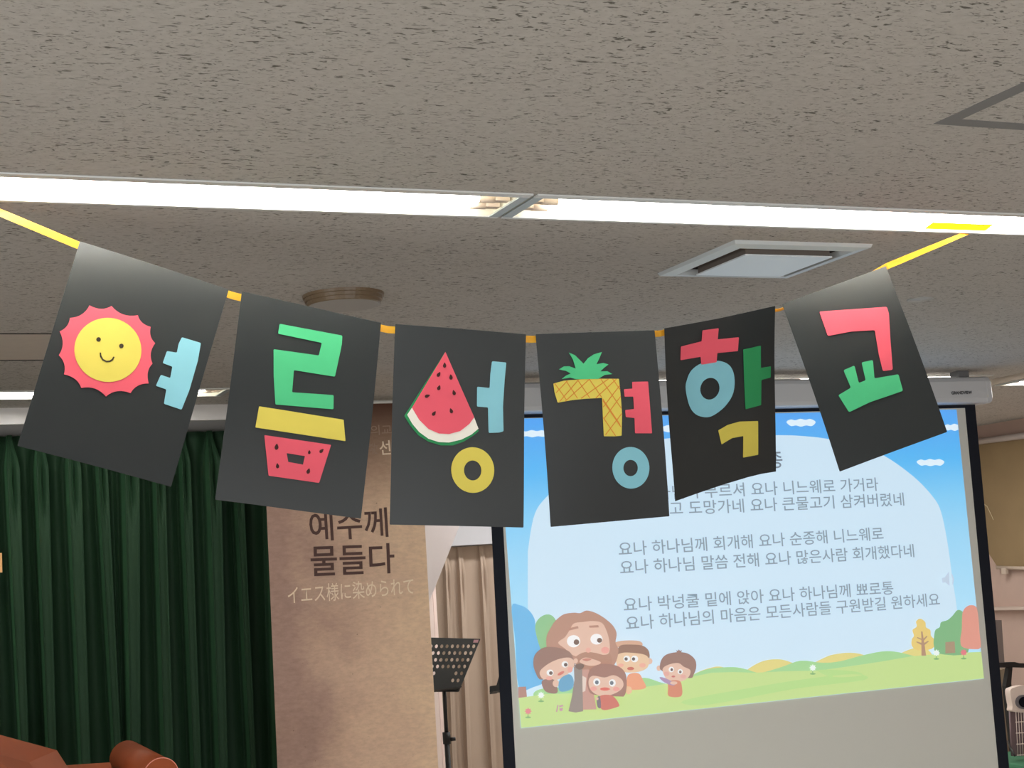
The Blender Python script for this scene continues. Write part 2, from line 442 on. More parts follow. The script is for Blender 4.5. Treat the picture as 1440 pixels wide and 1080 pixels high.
# ================================================================ FRONT: CURTAINS, BANNER
def curtain(name, Y, px0, px1, ridges, ztop, zbot, m, label, depth, neck, step=.004, parent=None, pinch=.16, yoff=None):
    """ridges: list of (left0,right0,left1,right1) in metres at zA and zB"""
    zA, zB = yoff
    zs = []; z = ztop
    while z > zbot:
        zs.append(z); z -= .012 if z > ztop - .3 else .05
    zs.append(zbot)
    QS = [-1.45, -1.2, -1.1, -1.02, -.96, -.9, -.8, -.6, -.4, -.25, -.12, 0, .12, .25, .4, .6, .8, .9, .96, 1.02, 1.1, 1.2, 1.45]
    ridges = sorted(ridges)
    bm = bmesh.new(); rows = []
    for z in zs:
        tt = (zA - z) / (zA - zB)
        k = min(1, max(0, (ztop - z) / pinch)); k = k * k * (3 - 2 * k)
        cols = []
        for (a0, b0, a1, b1, dk) in ridges:
            a = a0 + (a1 - a0) * tt; b = b0 + (b1 - b0) * tt
            cols.append(((a + b) / 2, neck + ((b - a) / 2 - neck) * k, dk))
        xs = [(min(px0, cols[0][0] - .06), 9, 1)]
        for j, (c, w, dk) in enumerate(cols):
            if j:
                pc, pw, _ = cols[j - 1]; g0 = pc + 1.45 * pw; g1 = c - 1.45 * w
                for m_ in range(1, 8): xs.append((g0 + (g1 - g0) * m_ / 8, 9, m_ / 8))
            for q in QS: xs.append((c + q * w, abs(q), dk))
        xs.append((max(px1, cols[-1][0] + .06), 9, 1))
        row = []
        for x, q, dk in xs:
            d = 0; base = .008 * math.sin(x * 23 + z * .7)
            if q < 5:
                e = 1 - min(1, max(0, (q - .93) / .17)); e = e * e * (3 - 2 * e)
                lip = .06 * math.exp(-((q - .9) / .1) ** 2)
                groove = .4 * math.exp(-(q / .28) ** 2) * max(0, 1 - abs((ztop - z) - .2) / .18)
                crown = .05 * (1 - min(1, q) ** 2)
                d = depth * dk * (.35 + .65 * k) * (e * (.9 + crown) + lip * (e > 0) - groove * e)
            elif 0 < dk < 1:
                d = depth * .16 * math.sin(dk * math.pi) * (1 if len(row) % 2 else .93)
            row.append(bm.verts.new((x, Y - d - base * min(1, k + .1), z)))
        rows.append(row)
    nx = len(rows[0]) - 1
    for a, b in zip(rows, rows[1:]):
        for i in range(nx): bm.faces.new((a[i], a[i + 1], b[i + 1], b[i]))
    me = bpy.data.meshes.new(name); bm.to_mesh(me); bm.free()
    for p in me.polygons: p.use_smooth = True
    o = link_mesh(name, me, m)
    return props(o, label, 'curtain')
CY = 6.58
A = [(10.5, 27), (51, 67), (95, 112), (139, 152), (170, 189), (214, 228), (254, 266), (289, 305), (330, 340), (372, 379)]
B = [(24, 35), (62, 74), (107, 120), (154, 164), (175.5, 190), (222, 235), (264, 275), (298, 310.5), (343, 351), (379, 387)]
rd = []
for k, ((a, b), (c, d)) in enumerate(zip(A, B)):
    rd.append((onY(a, 780, CY).x, onY(b, 780, CY).x, onY(c, 1037, CY).x, onY(d, 1037, CY).x, (1, .95, .9, .8, 1, .9, .75, .85, .7, .9)[k]))
zA, zB = onY(190, 780, CY).z, onY(190, 1037, CY).z
x = rd[0][0] - .13
while x > -1.4:
    rd.append((x, x + .05, x, x + .04, .9)); x -= random.uniform(.11, .15)
x = rd[9][0] + .12
while x < 2.1:
    rd.append((x, x + .045, x + .005, x + .04, .9)); x += .125
def velvet():
    m = mat('green_velvet', (33, 60, 39), .7, .25, sheen=.28)
    return m
curtain('curtain', CY, -1.5, 2.15, rd, .715, FL + .02, velvet(), 'dark green pleated velvet curtain behind the sun flag', .15, .010, step=.003, yoff=(zA, zB))
props(box('trim_2', -4, 2.2, 6.32, 6.34, onY(160, 593.5, 6.32).z, .80, mat('valance_white', (225, 222, 220), .5)), kind='structure')
props(box('trim_3', -4, 2.2, 6.34, 6.72, .785, .80, mat('valance_dark', (40, 40, 46), .8)), kind='structure')

BY = 6.12
PB = Plane((0, BY, 0), (1, 0, 0), (0, 0, 1))
ban = empty('hanging_banner', 'tall brown mottled cloth banner with dark Korean lettering', 'banner', onY(490, 1300, BY))
def banner_mat():
    m = bpy.data.materials.new('banner_print'); m.use_nodes = True
    nt = m.node_tree; b = nt.nodes['Principled BSDF']; L = nt.links.new
    b.inputs['Roughness'].default_value = .7; b.inputs['Specular IOR Level'].default_value = .25
    tc = nt.nodes.new('ShaderNodeTexCoord'); sx = nt.nodes.new('ShaderNodeSeparateXYZ'); L(tc.outputs['Object'], sx.inputs[0])
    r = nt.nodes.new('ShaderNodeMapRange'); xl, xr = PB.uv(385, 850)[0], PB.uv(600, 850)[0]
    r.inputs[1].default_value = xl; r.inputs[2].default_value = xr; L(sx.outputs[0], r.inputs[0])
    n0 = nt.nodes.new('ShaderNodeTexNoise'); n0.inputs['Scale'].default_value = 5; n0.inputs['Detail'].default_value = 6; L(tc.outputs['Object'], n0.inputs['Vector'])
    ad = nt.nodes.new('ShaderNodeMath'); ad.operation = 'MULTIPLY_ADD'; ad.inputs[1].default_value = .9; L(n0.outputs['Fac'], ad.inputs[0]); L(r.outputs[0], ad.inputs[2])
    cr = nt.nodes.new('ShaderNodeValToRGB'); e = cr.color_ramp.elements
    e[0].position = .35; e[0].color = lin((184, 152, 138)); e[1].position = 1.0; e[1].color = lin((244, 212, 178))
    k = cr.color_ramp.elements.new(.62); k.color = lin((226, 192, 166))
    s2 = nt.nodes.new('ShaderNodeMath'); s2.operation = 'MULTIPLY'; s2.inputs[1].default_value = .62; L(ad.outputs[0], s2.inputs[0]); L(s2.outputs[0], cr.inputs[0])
    n1 = nt.nodes.new('ShaderNodeTexNoise'); n1.inputs['Scale'].default_value = 28; n1.inputs['Detail'].default_value = 8; n1.inputs['Roughness'].default_value = .7
    mp = nt.nodes.new('ShaderNodeMapping'); mp.inputs['Scale'].default_value = (1, 2.2, 1); L(tc.outputs['Object'], mp.inputs[0]); L(mp.outputs[0], n1.inputs['Vector'])
    c2 = nt.nodes.new('ShaderNodeValToRGB'); c2.color_ramp.elements[0].position = .3; c2.color_ramp.elements[0].color = (.82, .80, .80, 1)
    c2.color_ramp.elements[1].position = .62; c2.color_ramp.elements[1].color = (1, 1, 1, 1); L(n1.outputs['Fac'], c2.inputs[0])
    mm = nt.nodes.new('ShaderNodeMix'); mm.data_type = 'RGBA'; mm.blend_type = 'MULTIPLY'; mm.inputs['Factor'].default_value = 1
    L(cr.outputs[0], mm.inputs['A']); L(c2.outputs[0], mm.inputs['B'])
    # specks of the print
    n2 = nt.nodes.new('ShaderNodeTexNoise'); n2.inputs['Scale'].default_value = 70; L(tc.outputs['Object'], n2.inputs['Vector'])
    r2 = nt.nodes.new('ShaderNodeMapRange'); r2.inputs[1].default_value = .74; r2.inputs[2].default_value = .78; r2.inputs[4].default_value = .6; L(n2.outputs['Fac'], r2.inputs[0])
    m3 = nt.nodes.new('ShaderNodeMix'); m3.data_type = 'RGBA'; L(r2.outputs[0], m3.inputs['Factor']); L(mm.outputs['Result'], m3.inputs['A']); m3.inputs['B'].default_value = lin((90, 60, 48))
    # colour darkens towards the head of the banner
    zt, zb = PB.uv(545, 570)[1], PB.uv(545, 720)[1]
    r3 = nt.nodes.new('ShaderNodeMapRange'); r3.inputs[1].default_value = zb; r3.inputs[2].default_value = zt; L(sx.outputs[1], r3.inputs[0])
    m4 = nt.nodes.new('ShaderNodeMix'); m4.data_type = 'RGBA'; m4.inputs['B'].default_value = lin((92, 62, 50)); L(r3.outputs[0], m4.inputs['Factor']); L(m3.outputs['Result'], m4.inputs['A'])
    L(m4.outputs['Result'], b.inputs['Base Color']); return m
xl0, xr0 = PB.uv(375, 700)[0], PB.uv(598, 740)[0]
zt = PB.uv(545, 565)[1]
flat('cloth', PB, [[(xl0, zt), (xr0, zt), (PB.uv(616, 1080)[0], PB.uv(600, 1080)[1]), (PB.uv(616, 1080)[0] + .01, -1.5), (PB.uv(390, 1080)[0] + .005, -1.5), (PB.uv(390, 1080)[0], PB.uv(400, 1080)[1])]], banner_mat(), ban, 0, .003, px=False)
tube_obj('top_rod', [(xl0 - .02, BY, zt), (xr0 + .02, BY, zt)], .008, M_WHITE, ban)
tube_obj('bottom_rod', [(xl0 - .0, BY, -1.5), (xr0 + .06, BY, -1.5)], .010, M_BLACK, ban)
MI = mat('banner_ink', (92, 66, 60), .7); MC = mat('banner_pale_ink', (250, 230, 206), .7)
text('lettering', PB, '예수께', (436, 762), (546, 755), MI, ban, .0045, .009, hpx=42, label='dark brown Korean heading')
text('lettering', PB, '물들다', (437, 811), (555, 806), MI, ban, .0045, .011, hpx=43, label='dark brown Korean heading')
text('lettering', PB, 'イエス様に染められて', (405, 850), (582, 836), MC, ban, .0045, .002, hpx=25, label='pale Japanese line')
text('lettering', PB, '비의교', (506, 613), (551, 611), mat('banner_faint_ink', (165, 140, 124), .7), ban, .0045, .003, hpx=14, label='faint small line')
text('lettering', PB, '敎', (519, 639), (532, 638), mat('banner_faint_ink', (165, 140, 124)), ban, .0045, .003, hpx=15)
text('lettering', PB, '선교', (534, 640), (568, 638), MC, ban, .0045, .012, hpx=20)

# beige curtain in the recess, its head, the white soffit and frame
CY2 = 8.1
A2 = [(622, 630, 630, 637), (642, 651, 650, 658), (673, 681, 684, 692), (700, 708, 712, 720), (728, 737, 740, 749)]
rd2 = [(onY(a, 800, CY2).x, onY(b, 800, CY2).x, onY(c, 1000, CY2).x, onY(d, 1000, CY2).x, 1) for a, b, c, d in A2]
curtain('curtain', CY2, onY(615, 850, CY2).x, onY(800, 850, CY2).x, rd2, onY(665, 768, CY2).z, FL + .02, mat('beige_cloth', (186, 166, 150), .8, .2, sheen=.1),
        'beige pleated curtain between the brown banner and the projection screen', .045, .012, yoff=(onY(660, 800, CY2).z, onY(660, 1000, CY2).z))
a, b = onY(600, 742, 7.98), onY(820, 766, 7.98)
o = box('curtain_box', a.x, b.x, 7.98, 8.28, onY(665, 766, 7.98).z, onY(665, 742, 7.98).z + .02, mat('pelmet_white', (196, 196, 202), .5))
props(o, 'pale grey pelmet box over the beige curtain', 'pelmet')
wp = [onY(*q, 7.3) for q in ((575, 730), (650, 730), (604.5, 844), (575, 920))]
props(prism_obj('trim_4', wp, (0, .08, 0), mat('soffit_white', (236, 226, 228), .6)), kind='structure')
props(box('trim_5', onY(600, 850, 7.6).x, onY(612, 900, 7.6).x, 7.6, 7.66, FL, onY(610, 810, 7.6).z, mat('frame_pink_white', (250, 230, 224), .5)), kind='structure')
props(box('trim_6', onY(612.6, 900, 7.62).x, onY(617, 900, 7.62).x, 7.62, 7.68, FL, onY(610, 815, 7.6).z, mat('frame_pink_white', (240, 215, 208))), kind='structure')

# ================================================================ PROJECTION SCREEN
SY = 5.6
PS = Plane((0, SY, 0), (1, 0, 0), (0, 0, 1))
P = lambda x, y: PS.uv(x, y)
scr = empty('projection_screen', 'pull-down projection screen in a grey casing showing a cartoon lyric slide', 'projection screen', (3.5, SY, .78))
zlow = -1.12
def line_x(p, q, y):
    return p[0] + (q[0] - p[0]) * (y - p[1]) / (q[1] - p[1])
L_o = [(691, 743), (708, 1080)]; L_i = [(707.6, 743), (725, 1080)]; R_i = [(1357, 577), (1403.9, 1080)]; R_o = [(1371, 570), (1419, 1080)]
ztop = P(748, 578)[1]
def ext(seg, z, below=True):
    a, b = P(*seg[0]), P(*seg[1]); t = (z - a[1]) / (b[1] - a[1]); return (a[0] + (b[0] - a[0]) * t, z)
zi = P(748, 589)[1]
MB = mat('screen_black_border', (20, 26, 38), .7, .3)
flat('border', PS, [[ext(L_o, ztop), ext(R_o, ztop), ext(R_o, zlow - .03), ext(L_o, zlow - .03)], [ext(L_i, zi + .004), ext(L_i, zlow), ext(R_i, zlow), ext(R_i, zi + .004)]], MB, scr, 0, .0012, px=False, label='black masking border')
flat('cloth', PS, [[ext(L_i, zi + .004), ext(R_i, zi + .004), ext(R_i, zlow), ext(L_i, zlow)]], mat('screen_cloth', (226, 226, 218), .9, .1), scr, 0, .0010, px=False, label='grey-white screen cloth')
tube_obj('weight_bar', [(ext(L_o, zlow)[0], SY, zlow - .04), (ext(R_o, zlow)[0], SY, zlow - .04)], .014, M_WHITE, scr)
# casing: rounded profile swept along x
xc0, xc1 = onY(650, 560, SY).x, onY(1392, 553, SY - .05).x
z1 = onY(748, 537.5, SY - .05).z; z0 = onY(748, 580, SY - .06).z
prof = [(-.075, z0 + .022), (-.068, z0 + .006), (-.055, z0), (.04, z0), (.05, z0 + .01), (.05, z1 - .01), (.04, z1), (-.045, z1), (-.062, z1 - .008), (-.073, z1 - .025)]
MK = mat('casing_grey', (214, 216, 219), .35, .5)
prism_obj('casing', [(xc0, SY + y, z) for y, z in prof], (xc1 - .035 - xc0, 0, 0), MK, scr)
bm = bmesh.new(); yc, zc = -.012, (z0 + z1) / 2; rings = []
for s_, xx in ((1.0, xc1 - .035), (1.02, xc1 - .034), (1.02, xc1 - .012), (.93, xc1 - .003), (.7, xc1)):
    rings.append([bm.verts.new((xx, SY + yc + (y - yc) * s_, zc + (z - zc) * s_)) for y, z in prof])
for r0_, r1_ in zip(rings, rings[1:]):
    for k in range(len(prof)): bm.faces.new((r0_[k], r0_[(k + 1) % len(prof)], r1_[(k + 1) % len(prof)], r1_[k]))
bm.faces.new(rings[-1]); bm.faces.new(rings[0][::-1])
from_bm('end_cap', bm, MK, scr)
PK = Plane((0, SY - .0755, 0), (1, 0, 0), (0, 0, 1))
text('brand_lettering', PK, 'GRANDVIEW', (1338, 555), (1367, 554), mat('casing_ink', (60, 62, 68), .5), scr, .001, .03, hpx=4.5)
for xx in (xc0 + .15, xc1 - .12):
    bm = bmesh.new(); bm_box(bm, xx - .03, xx + .03, SY - .03, SY + .03, z1 - .004, H, .002); from_bm('bracket', bm, mat('bracket_grey', (120, 120, 122), .5, .5), scr)

# --- the projected slide
TL, TR, BR, BL = (699, 589.5), (1344.7, 576), (1383, 954.4), (732.4, 1024)
def sky_mat():
    m = mat('slide_sky', (150, 150, 148), .9, .1); nt = m.node_tree; b = nt.nodes['Principled BSDF']; L = nt.links.new
    tc = nt.nodes.new('ShaderNodeTexCoord'); sx = nt.nodes.new('ShaderNodeSeparateXYZ'); L(tc.outputs['Object'], sx.inputs[0])
    r = nt.nodes.new('ShaderNodeMapRange'); r.inputs[1].default_value = P(720, 900)[1]; r.inputs[2].default_value = P(748, 590)[1]; L(sx.outputs[1], r.inputs[0])
    cr = nt.nodes.new('ShaderNodeValToRGB'); L(r.outputs[0], cr.inputs[0])
    def c(rgb): v = lin(rgb); return tuple(max(0, v[i] - AMB[i]) for i in range(3)) + (1,)
    cr.color_ramp.elements[0].color = c((176, 222, 246)); cr.color_ramp.elements[1].color = c((45, 172, 242))
    for p, q in ((.35, (160, 214, 244)), (.55, (140, 206, 244)), (.75, (88, 188, 243))):
        e = cr.color_ramp.elements.new(p); e.color = c(q)
    L(cr.outputs[0], b.inputs['Emission Color']); b.inputs['Emission Strength'].default_value = 1
    return m
sl = flat('slide', PS, [[TL, TR, BR, BL]], sky_mat(), scr, .0015, .0004, label='projected lyric slide')
def sm(*rgb):
    if max(rgb) - min(rgb) > 24 and rgb[0] > rgb[2] or max(rgb) < 160: rgb = tuple(int(v * .85 + w * .15) for v, w in zip(rgb, (216, 206, 200)))
    return slide_mat('slide_%d_%d_%d' % rgb, rgb)
LAY = [.002]
def art(name, shapes, label=None):
    """one sub-part of the slide made of coloured outlines, each a hair in front of the last; shapes: (rgb, [loops])"""
    bm = bmesh.new(); mats = []
    for rgb, loops in shapes:
        m = sm(*rgb)
        if m not in mats: mats.append(m)
        me = curve_mesh([[P(*p) for p in lp] for lp in loops], 0)
        for v in me.vertices: v.co.z = LAY[0]
        LAY[0] += .0003
        n0_ = len(bm.faces); bm.from_mesh(me); bm.faces.ensure_lookup_table()
        for f in bm.faces[n0_:]: f.material_index = mats.index(m)
        bpy.data.meshes.remove(me)
    me = bpy.data.meshes.new(name); bm.to_mesh(me); bm.free()
    for m in mats: me.materials.append(m)
    return link_mesh(name, me, None, sl, label, PS.mw())
WC = (206, 228, 243)
blob = smooth([(742, 900), (742, 840), (742, 790), (743, 768), (752, 722), (772, 695), (815, 655), (870, 630), (935, 617), (1010, 612), (1092, 612), (1125, 613), (1162, 617), (1205, 627), (1243, 641), (1284, 670), (1311, 698), (1323, 720), (1332, 763), (1339, 814), (1345, 855), (1348, 905), (1200, 940), (900, 990), (745, 985)], 5)
art('white_cloud_panel', [(WC, [blob])])
def cloud(cx, cy_, w, h):
    k = w / 40
    return smooth([(cx - 20 * k, cy_ - 1), (cx - 14 * k, cy_ - h * .42), (cx - 8 * k, cy_ - h * .3), (cx - 1 * k, cy_ - h * .5), (cx + 6 * k, cy_ - h * .36), (cx + 13 * k, cy_ - h * .48), (cx + 20 * k, cy_ - 1), (cx + 15 * k, cy_ + h * .42), (cx + 7 * k, cy_ + h * .35), (cx, cy_ + h * .5), (cx - 7 * k, cy_ + h * .35), (cx - 14 * k, cy_ + h * .42)], 4)
for q in ((1126, 594.5, 41, 11), (1308, 650.5, 39, 10), (1342, 601, 30, 10), (748, 610, 44, 10), (940, 603, 44, 10)):
    c_ = cloud(*q); c_ = [(min(x, line_x(TR, BR, y) - .5), y) for x, y in c_]
    art('cloud', [((225, 240, 250), [c_])])
# background trees, hills, ground
art('blue_tree', [((122, 186, 228), [smooth([(719, 853), (730, 851), (742, 857), (751, 870), (753, 886), (757, 903), (766, 925), (768, 955), (750, 966), (729, 966), (724, 900)], 4)]), ((175, 130, 120), [[(728, 966), (739, 965.5), (740.5, 981), (728.5, 982)]])])
art('bush', [((150, 196, 150), [smooth([(752, 885), (756, 871), (768, 864), (779, 869), (786, 890), (785, 930), (768, 932), (760, 915)], 4)])])
art('meadow', [
    ((226, 214, 130), [smooth([(960, 962), (975, 948), (998, 939), (1016, 938), (1040, 950), (1020, 965)], 4), smooth([(1045, 946), (1068, 931), (1090, 927), (1108, 930), (1125, 940), (1100, 955), (1050, 955)], 4), smooth([(1140, 938), (1160, 924), (1179, 919), (1198, 918), (1216, 922), (1230, 935), (1180, 948)], 4), smooth([(1262, 922), (1282, 912), (1300, 911), (1310, 925), (1280, 930)], 4)]),
    ((160, 214, 146), [smooth([(750, 974), (764, 968), (800, 966), (880, 960), (905, 953), (930, 960), (950, 962), (980, 946), (1000, 940), (1030, 938), (1048, 941), (1068, 946), (1098, 938), (1125, 929), (1155, 932), (1180, 930), (1210, 922), (1240, 916), (1262, 917), (1290, 924), (1320, 930), (1320, 950), (1000, 985), (760, 992), (752, 984)], 4)]),
    ((193, 222, 140), [[(728.6, 981.5), (765, 976), (800, 975), (850, 972), (905, 966), (940, 961), (970, 952), (1000, 946), (1030, 945), (1060, 946), (1100, 944), (1150, 943), (1200, 936), (1240, 930), (1280, 923), (1320, 919.5), (1378.6, 916.5), (1382.6, 954), (732.2, 1023.6)]]),
    ((178, 220, 136), [smooth([(960, 985), (1050, 968), (1130, 955), (1200, 948), (1215, 956), (1120, 968), (1030, 985), (980, 992)], 4), smooth([(1150, 942), (1200, 944), (1210, 950), (1170, 952)], 4)])])
crown = [(1281, 885), (1284, 877), (1289, 872), (1288, 873), (1287, 880)]
art('yellow_tree', [((232, 204, 118), [smooth([(1287, 874), (1293, 870), (1300, 875), (1301, 882), (1307, 886), (1308, 894), (1313, 900), (1312, 910), (1303, 914), (1288, 914), (1281, 908), (1281, 899), (1284, 894), (1282, 886), (1288, 881)], 4)]),
    ((176, 140, 116), [[(1294, 888), (1296, 888), (1297.5, 898), (1302, 894), (1303, 895), (1298, 901), (1298.5, 904), (1304, 901), (1305, 902), (1299, 907), (1301, 922), (1294.5, 922), (1294.5, 907), (1287, 903), (1288, 902), (1294.5, 904), (1294.5, 900), (1288, 897), (1289, 896), (1294.5, 898)]])])
art('green_tree', [((136, 184, 138), [smooth([(1312, 897), (1314, 886), (1320, 882), (1322, 875), (1331, 872), (1338, 866), (1345, 858), (1352, 860), (1358, 870), (1360, 917), (1318, 919), (1312, 908)], 4)]), ((166, 142, 116), [[(1328, 903), (1341, 902), (1342, 918), (1328, 919)]])])
art('red_tree', [((224, 150, 134), [smooth([(1352, 862), (1358, 853), (1366, 851), (1372, 855), (1374.5, 870), (1376, 890), (1377.6, 910), (1368, 913), (1352, 910), (1349, 900), (1351, 885)], 4)])])
def flower(x, y, rgb):
    pet = []
    for k in range(16):
        a = k / 16 * 2 * math.pi; r = 5.2 if k % 2 == 0 else 3.2
        pet.append((x + r * math.cos(a), y + r * math.sin(a)))
    art('flower', [((120, 176, 110), [[(x - .6, y), (x + .6, y), (x + .6, y + 9), (x - .6, y + 9)], ]), ((120, 176, 110), [ell(x, y + 8.5, 4, 1.2)]), (rgb, [pet])])
flower(1141.5, 939, (232, 242, 236)); flower(1315, 918, (232, 242, 236)); flower(759.5, 977.5, (232, 242, 236))
flower(1353, 917.5, (226, 120, 130)); flower(741, 1000, (226, 130, 140))
art('sound_icon', [((192, 208, 224), [[(1322, 813), (1326, 812), (1332, 804), (1333, 824), (1327, 819), (1323, 819.5)]]), ((196, 212, 226), [[(1335, 808), (1336.5, 807), (1339, 814), (1338, 822), (1336.5, 822), (1337, 814)]])])
# figures (coordinates measured in an enlarged view: 3.857 px per px, origin 700,800)
def c6(l): return [(700 + x / 3.857, 800 + y / 3.857) for x, y in l]
def s6(l, n=4): return [smooth(c6(l), n)]
def e6(cx, cy_, rx, ry, rot=0): return [c6(ell(cx, cy_, rx, ry, rot, 20))]
SK = (226, 188, 168); HR = (182, 138, 120); HD = (150, 116, 106)
art('child_with_topknot', [(SK, e6(866, 538, 13, 15)), (HD, s6([(870, 535), (878, 495), (905, 465), (960, 452), (1020, 458), (1060, 490), (1068, 530), (1055, 570), (1030, 592), (900, 560), (880, 550)])),
    (SK, s6([(885, 545), (915, 520), (970, 510), (1000, 530), (1035, 548), (1030, 580), (1000, 605), (950, 615), (905, 595)])), ((212, 134, 108), s6([(920, 610), (975, 605), (990, 640), (985, 690), (920, 690), (915, 650)])),
    ((176, 150, 180), s6([(868, 588), (900, 592), (950, 620), (940, 632), (895, 615)])), (SK, e6(945, 618, 20, 9)),
    ((238, 238, 238), e6(932, 545, 14, 15)), ((238, 238, 238), e6(980, 557, 14, 14)), ((110, 90, 90), e6(934, 546, 7, 8)), ((110, 90, 90), e6(980, 558, 7, 8)), ((226, 166, 156), e6(905, 568, 16, 12)), ((226, 166, 156), e6(995, 583, 16, 10)),
    ((200, 110, 104), e6(942, 583, 10, 5)), (HD, [c6([(962, 458), (958, 440), (966, 445), (972, 436), (977, 445), (988, 440), (982, 458)])])])
art('child_in_orange', [((212, 168, 142), s6([(625, 400), (680, 388), (760, 392), (765, 420), (640, 425)])), (SK, e6(607, 500, 15, 17)), (SK, e6(812, 500, 16, 17)),
    ((150, 114, 98), s6([(640, 440), (655, 415), (700, 410), (770, 415), (805, 440), (812, 480), (790, 480), (650, 475)])),
    ((232, 196, 160), s6([(632, 475), (665, 455), (720, 455), (785, 465), (808, 490), (800, 535), (750, 558), (680, 560), (640, 540)])),
    ((236, 160, 124), s6([(695, 575), (750, 565), (775, 600), (790, 645), (720, 655), (690, 640)])), ((234, 190, 150), s6([(680, 640), (710, 640), (715, 668), (690, 678)])),
    ((238, 238, 238), e6(688, 487, 18, 17)), ((238, 238, 238), e6(730, 488, 19, 18)), ((100, 84, 80), e6(684, 488, 9, 9)), ((100, 84, 80), e6(724, 488, 9, 9)), ((204, 110, 96), e6(708, 540, 19, 9)), ((236, 172, 152), e6(655, 522, 16, 10)), ((236, 172, 152), e6(772, 522, 18, 12))])
art('bearded_man', [(HR, s6([(258, 440), (252, 370), (275, 320), (300, 282), (345, 247), (400, 238), (435, 240), (470, 226), (520, 240), (570, 270), (612, 308), (632, 350), (626, 400), (642, 440), (625, 510), (580, 545), (440, 548), (395, 500), (300, 450)])),
    ((226, 186, 166), s6([(315, 400), (352, 370), (378, 330), (400, 296), (450, 288), (500, 283), (550, 292), (575, 330), (592, 390), (592, 450), (560, 468), (480, 462), (430, 475), (390, 465), (350, 430)])),
    ((178, 132, 114), s6([(402, 490), (430, 462), (470, 450), (520, 456), (560, 466), (600, 466), (600, 530), (540, 552), (460, 552), (420, 530)])),
    ((226, 186, 166), s6([(430, 500), (460, 480), (500, 488), (545, 505), (530, 520), (490, 525), (450, 515)])), ((200, 130, 115), s6([(445, 492), (470, 484), (495, 490), (470, 500)])),
    ((242, 240, 240), e6(398, 392, 36, 33)), ((242, 240, 240), e6(522, 381, 33, 29)), ((118, 96, 86), e6(413, 397, 15, 15)), ((118, 96, 86), e6(538, 387, 14, 13)), ((226, 226, 230), e6(520, 395, 3, 2)),
    ((182, 134, 116), [c6([(372, 322), (420, 310), (424, 322), (374, 334)])]), ((182, 134, 116), [c6([(480, 308), (530, 305), (534, 317), (484, 319)])]), ((234, 162, 150), e6(568, 440, 22, 18)), ((232, 172, 156), e6(476, 440, 14, 14)),
    ((196, 150, 138), [c6([(438, 545), (480, 545), (500, 640), (520, 760), (445, 762)])]), ((228, 208, 196), [c6([(438, 575), (465, 590), (460, 660), (440, 670)])])])
art('child_at_the_blue_tree', [(HD, s6([(178, 510), (190, 460), (240, 425), (320, 428), (375, 450), (395, 490), (400, 530), (330, 540), (225, 600), (190, 560)])),
    (SK, s6([(212, 560), (250, 520), (310, 490), (370, 480), (398, 500), (392, 540), (350, 580), (290, 605), (235, 600)])), (SK, e6(407, 498, 12, 14)), ((150, 116, 108), s6([(225, 605), (290, 600), (310, 660), (290, 675), (240, 660)])), (SK, e6(300, 620, 18, 20)),
    ((120, 170, 200), s6([(320, 600), (370, 570), (395, 600), (385, 650), (320, 662)])), ((238, 238, 238), e6(268, 562, 19, 17)), ((238, 238, 238), e6(348, 517, 18, 17)), ((110, 92, 88), e6(272, 564, 10, 10)), ((110, 92, 88), e6(352, 519, 10, 10)),
    ((212, 120, 110), e6(326, 565, 20, 8, -.5)), ((232, 166, 154), e6(375, 545, 14, 16)), ((232, 166, 154), e6(262, 592, 18, 10))])
art('dark_staff_sleeve', [((146, 134, 128), [c6([(395, 530), (440, 530), (442, 640), (445, 770), (405, 777), (366, 770), (385, 690), (398, 600)])]), ((120, 100, 92), s6([(400, 525), (425, 512), (450, 520), (442, 540), (420, 545)]))])
art('child_in_red', [((160, 118, 108), s6([(468, 600), (480, 550), (520, 520), (580, 515), (640, 530), (675, 570), (680, 640), (668, 685), (640, 690), (500, 680), (470, 640)])),
    (SK, s6([(475, 600), (500, 578), (560, 588), (610, 575), (655, 600), (660, 640), (620, 672), (560, 688), (510, 676), (480, 645)])), ((206, 116, 104), s6([(530, 690), (600, 685), (640, 735), (620, 750), (560, 764), (535, 745)])), ((120, 110, 120), s6([(518, 700), (535, 690), (540, 750), (522, 745)])),
    ((238, 238, 238), e6(518, 612, 19, 20)), ((238, 238, 238), e6(602, 617, 18, 20)), ((110, 120, 130), e6(518, 614, 10, 11)), ((110, 120, 130), e6(598, 617, 10, 11)), ((222, 110, 100), e6(562, 650, 27, 9)), ((232, 160, 150), e6(500, 648, 18, 12)), ((232, 160, 150), e6(622, 650, 18, 12)), (SK, e6(518, 702, 8, 8))])
art('pink_scribble', [((196, 140, 170), [c6([(296, 772), (304, 735), (310, 737), (302, 774)]), c6([(312, 740), (334, 736), (336, 742), (316, 748)]), c6([(314, 755), (334, 752), (330, 768), (318, 768)])])])
TI = sm(142, 158, 170)
TO = LAY[0] + .001
def lyr(s_, a, b, bold=.006): text('lyric_line', PS, s_, a, b, TI, sl, TO, bold, hpx=19.5)
lyr('요나 하나님이 부르셔 요나 니느웨로 가거라', (850, 707), (1229, 691))
lyr('요나 배타고 도망가네 요나 큰물고기 삼켜버렸네', (846, 730), (1265, 712))
lyr('요나 하나님께 회개해 요나 순종해 니느웨로', (865, 783), (1236, 760))
lyr('요나 하나님 말씀 전해 요나 많은사람 회개했다네', (867, 809), (1279, 784))
lyr('요나 박넝쿨 밑에 앉아 요나 하나님께 뾰로통', (872, 861), (1250, 836))
lyr('요나 하나님의 마음은 모든사람들 구원받길 원하세요', (875, 887), (1315, 852))
text('slide_title', PS, '순종', (1056, 661), (1095, 659), sm(112, 126, 140), sl, TO, .012)

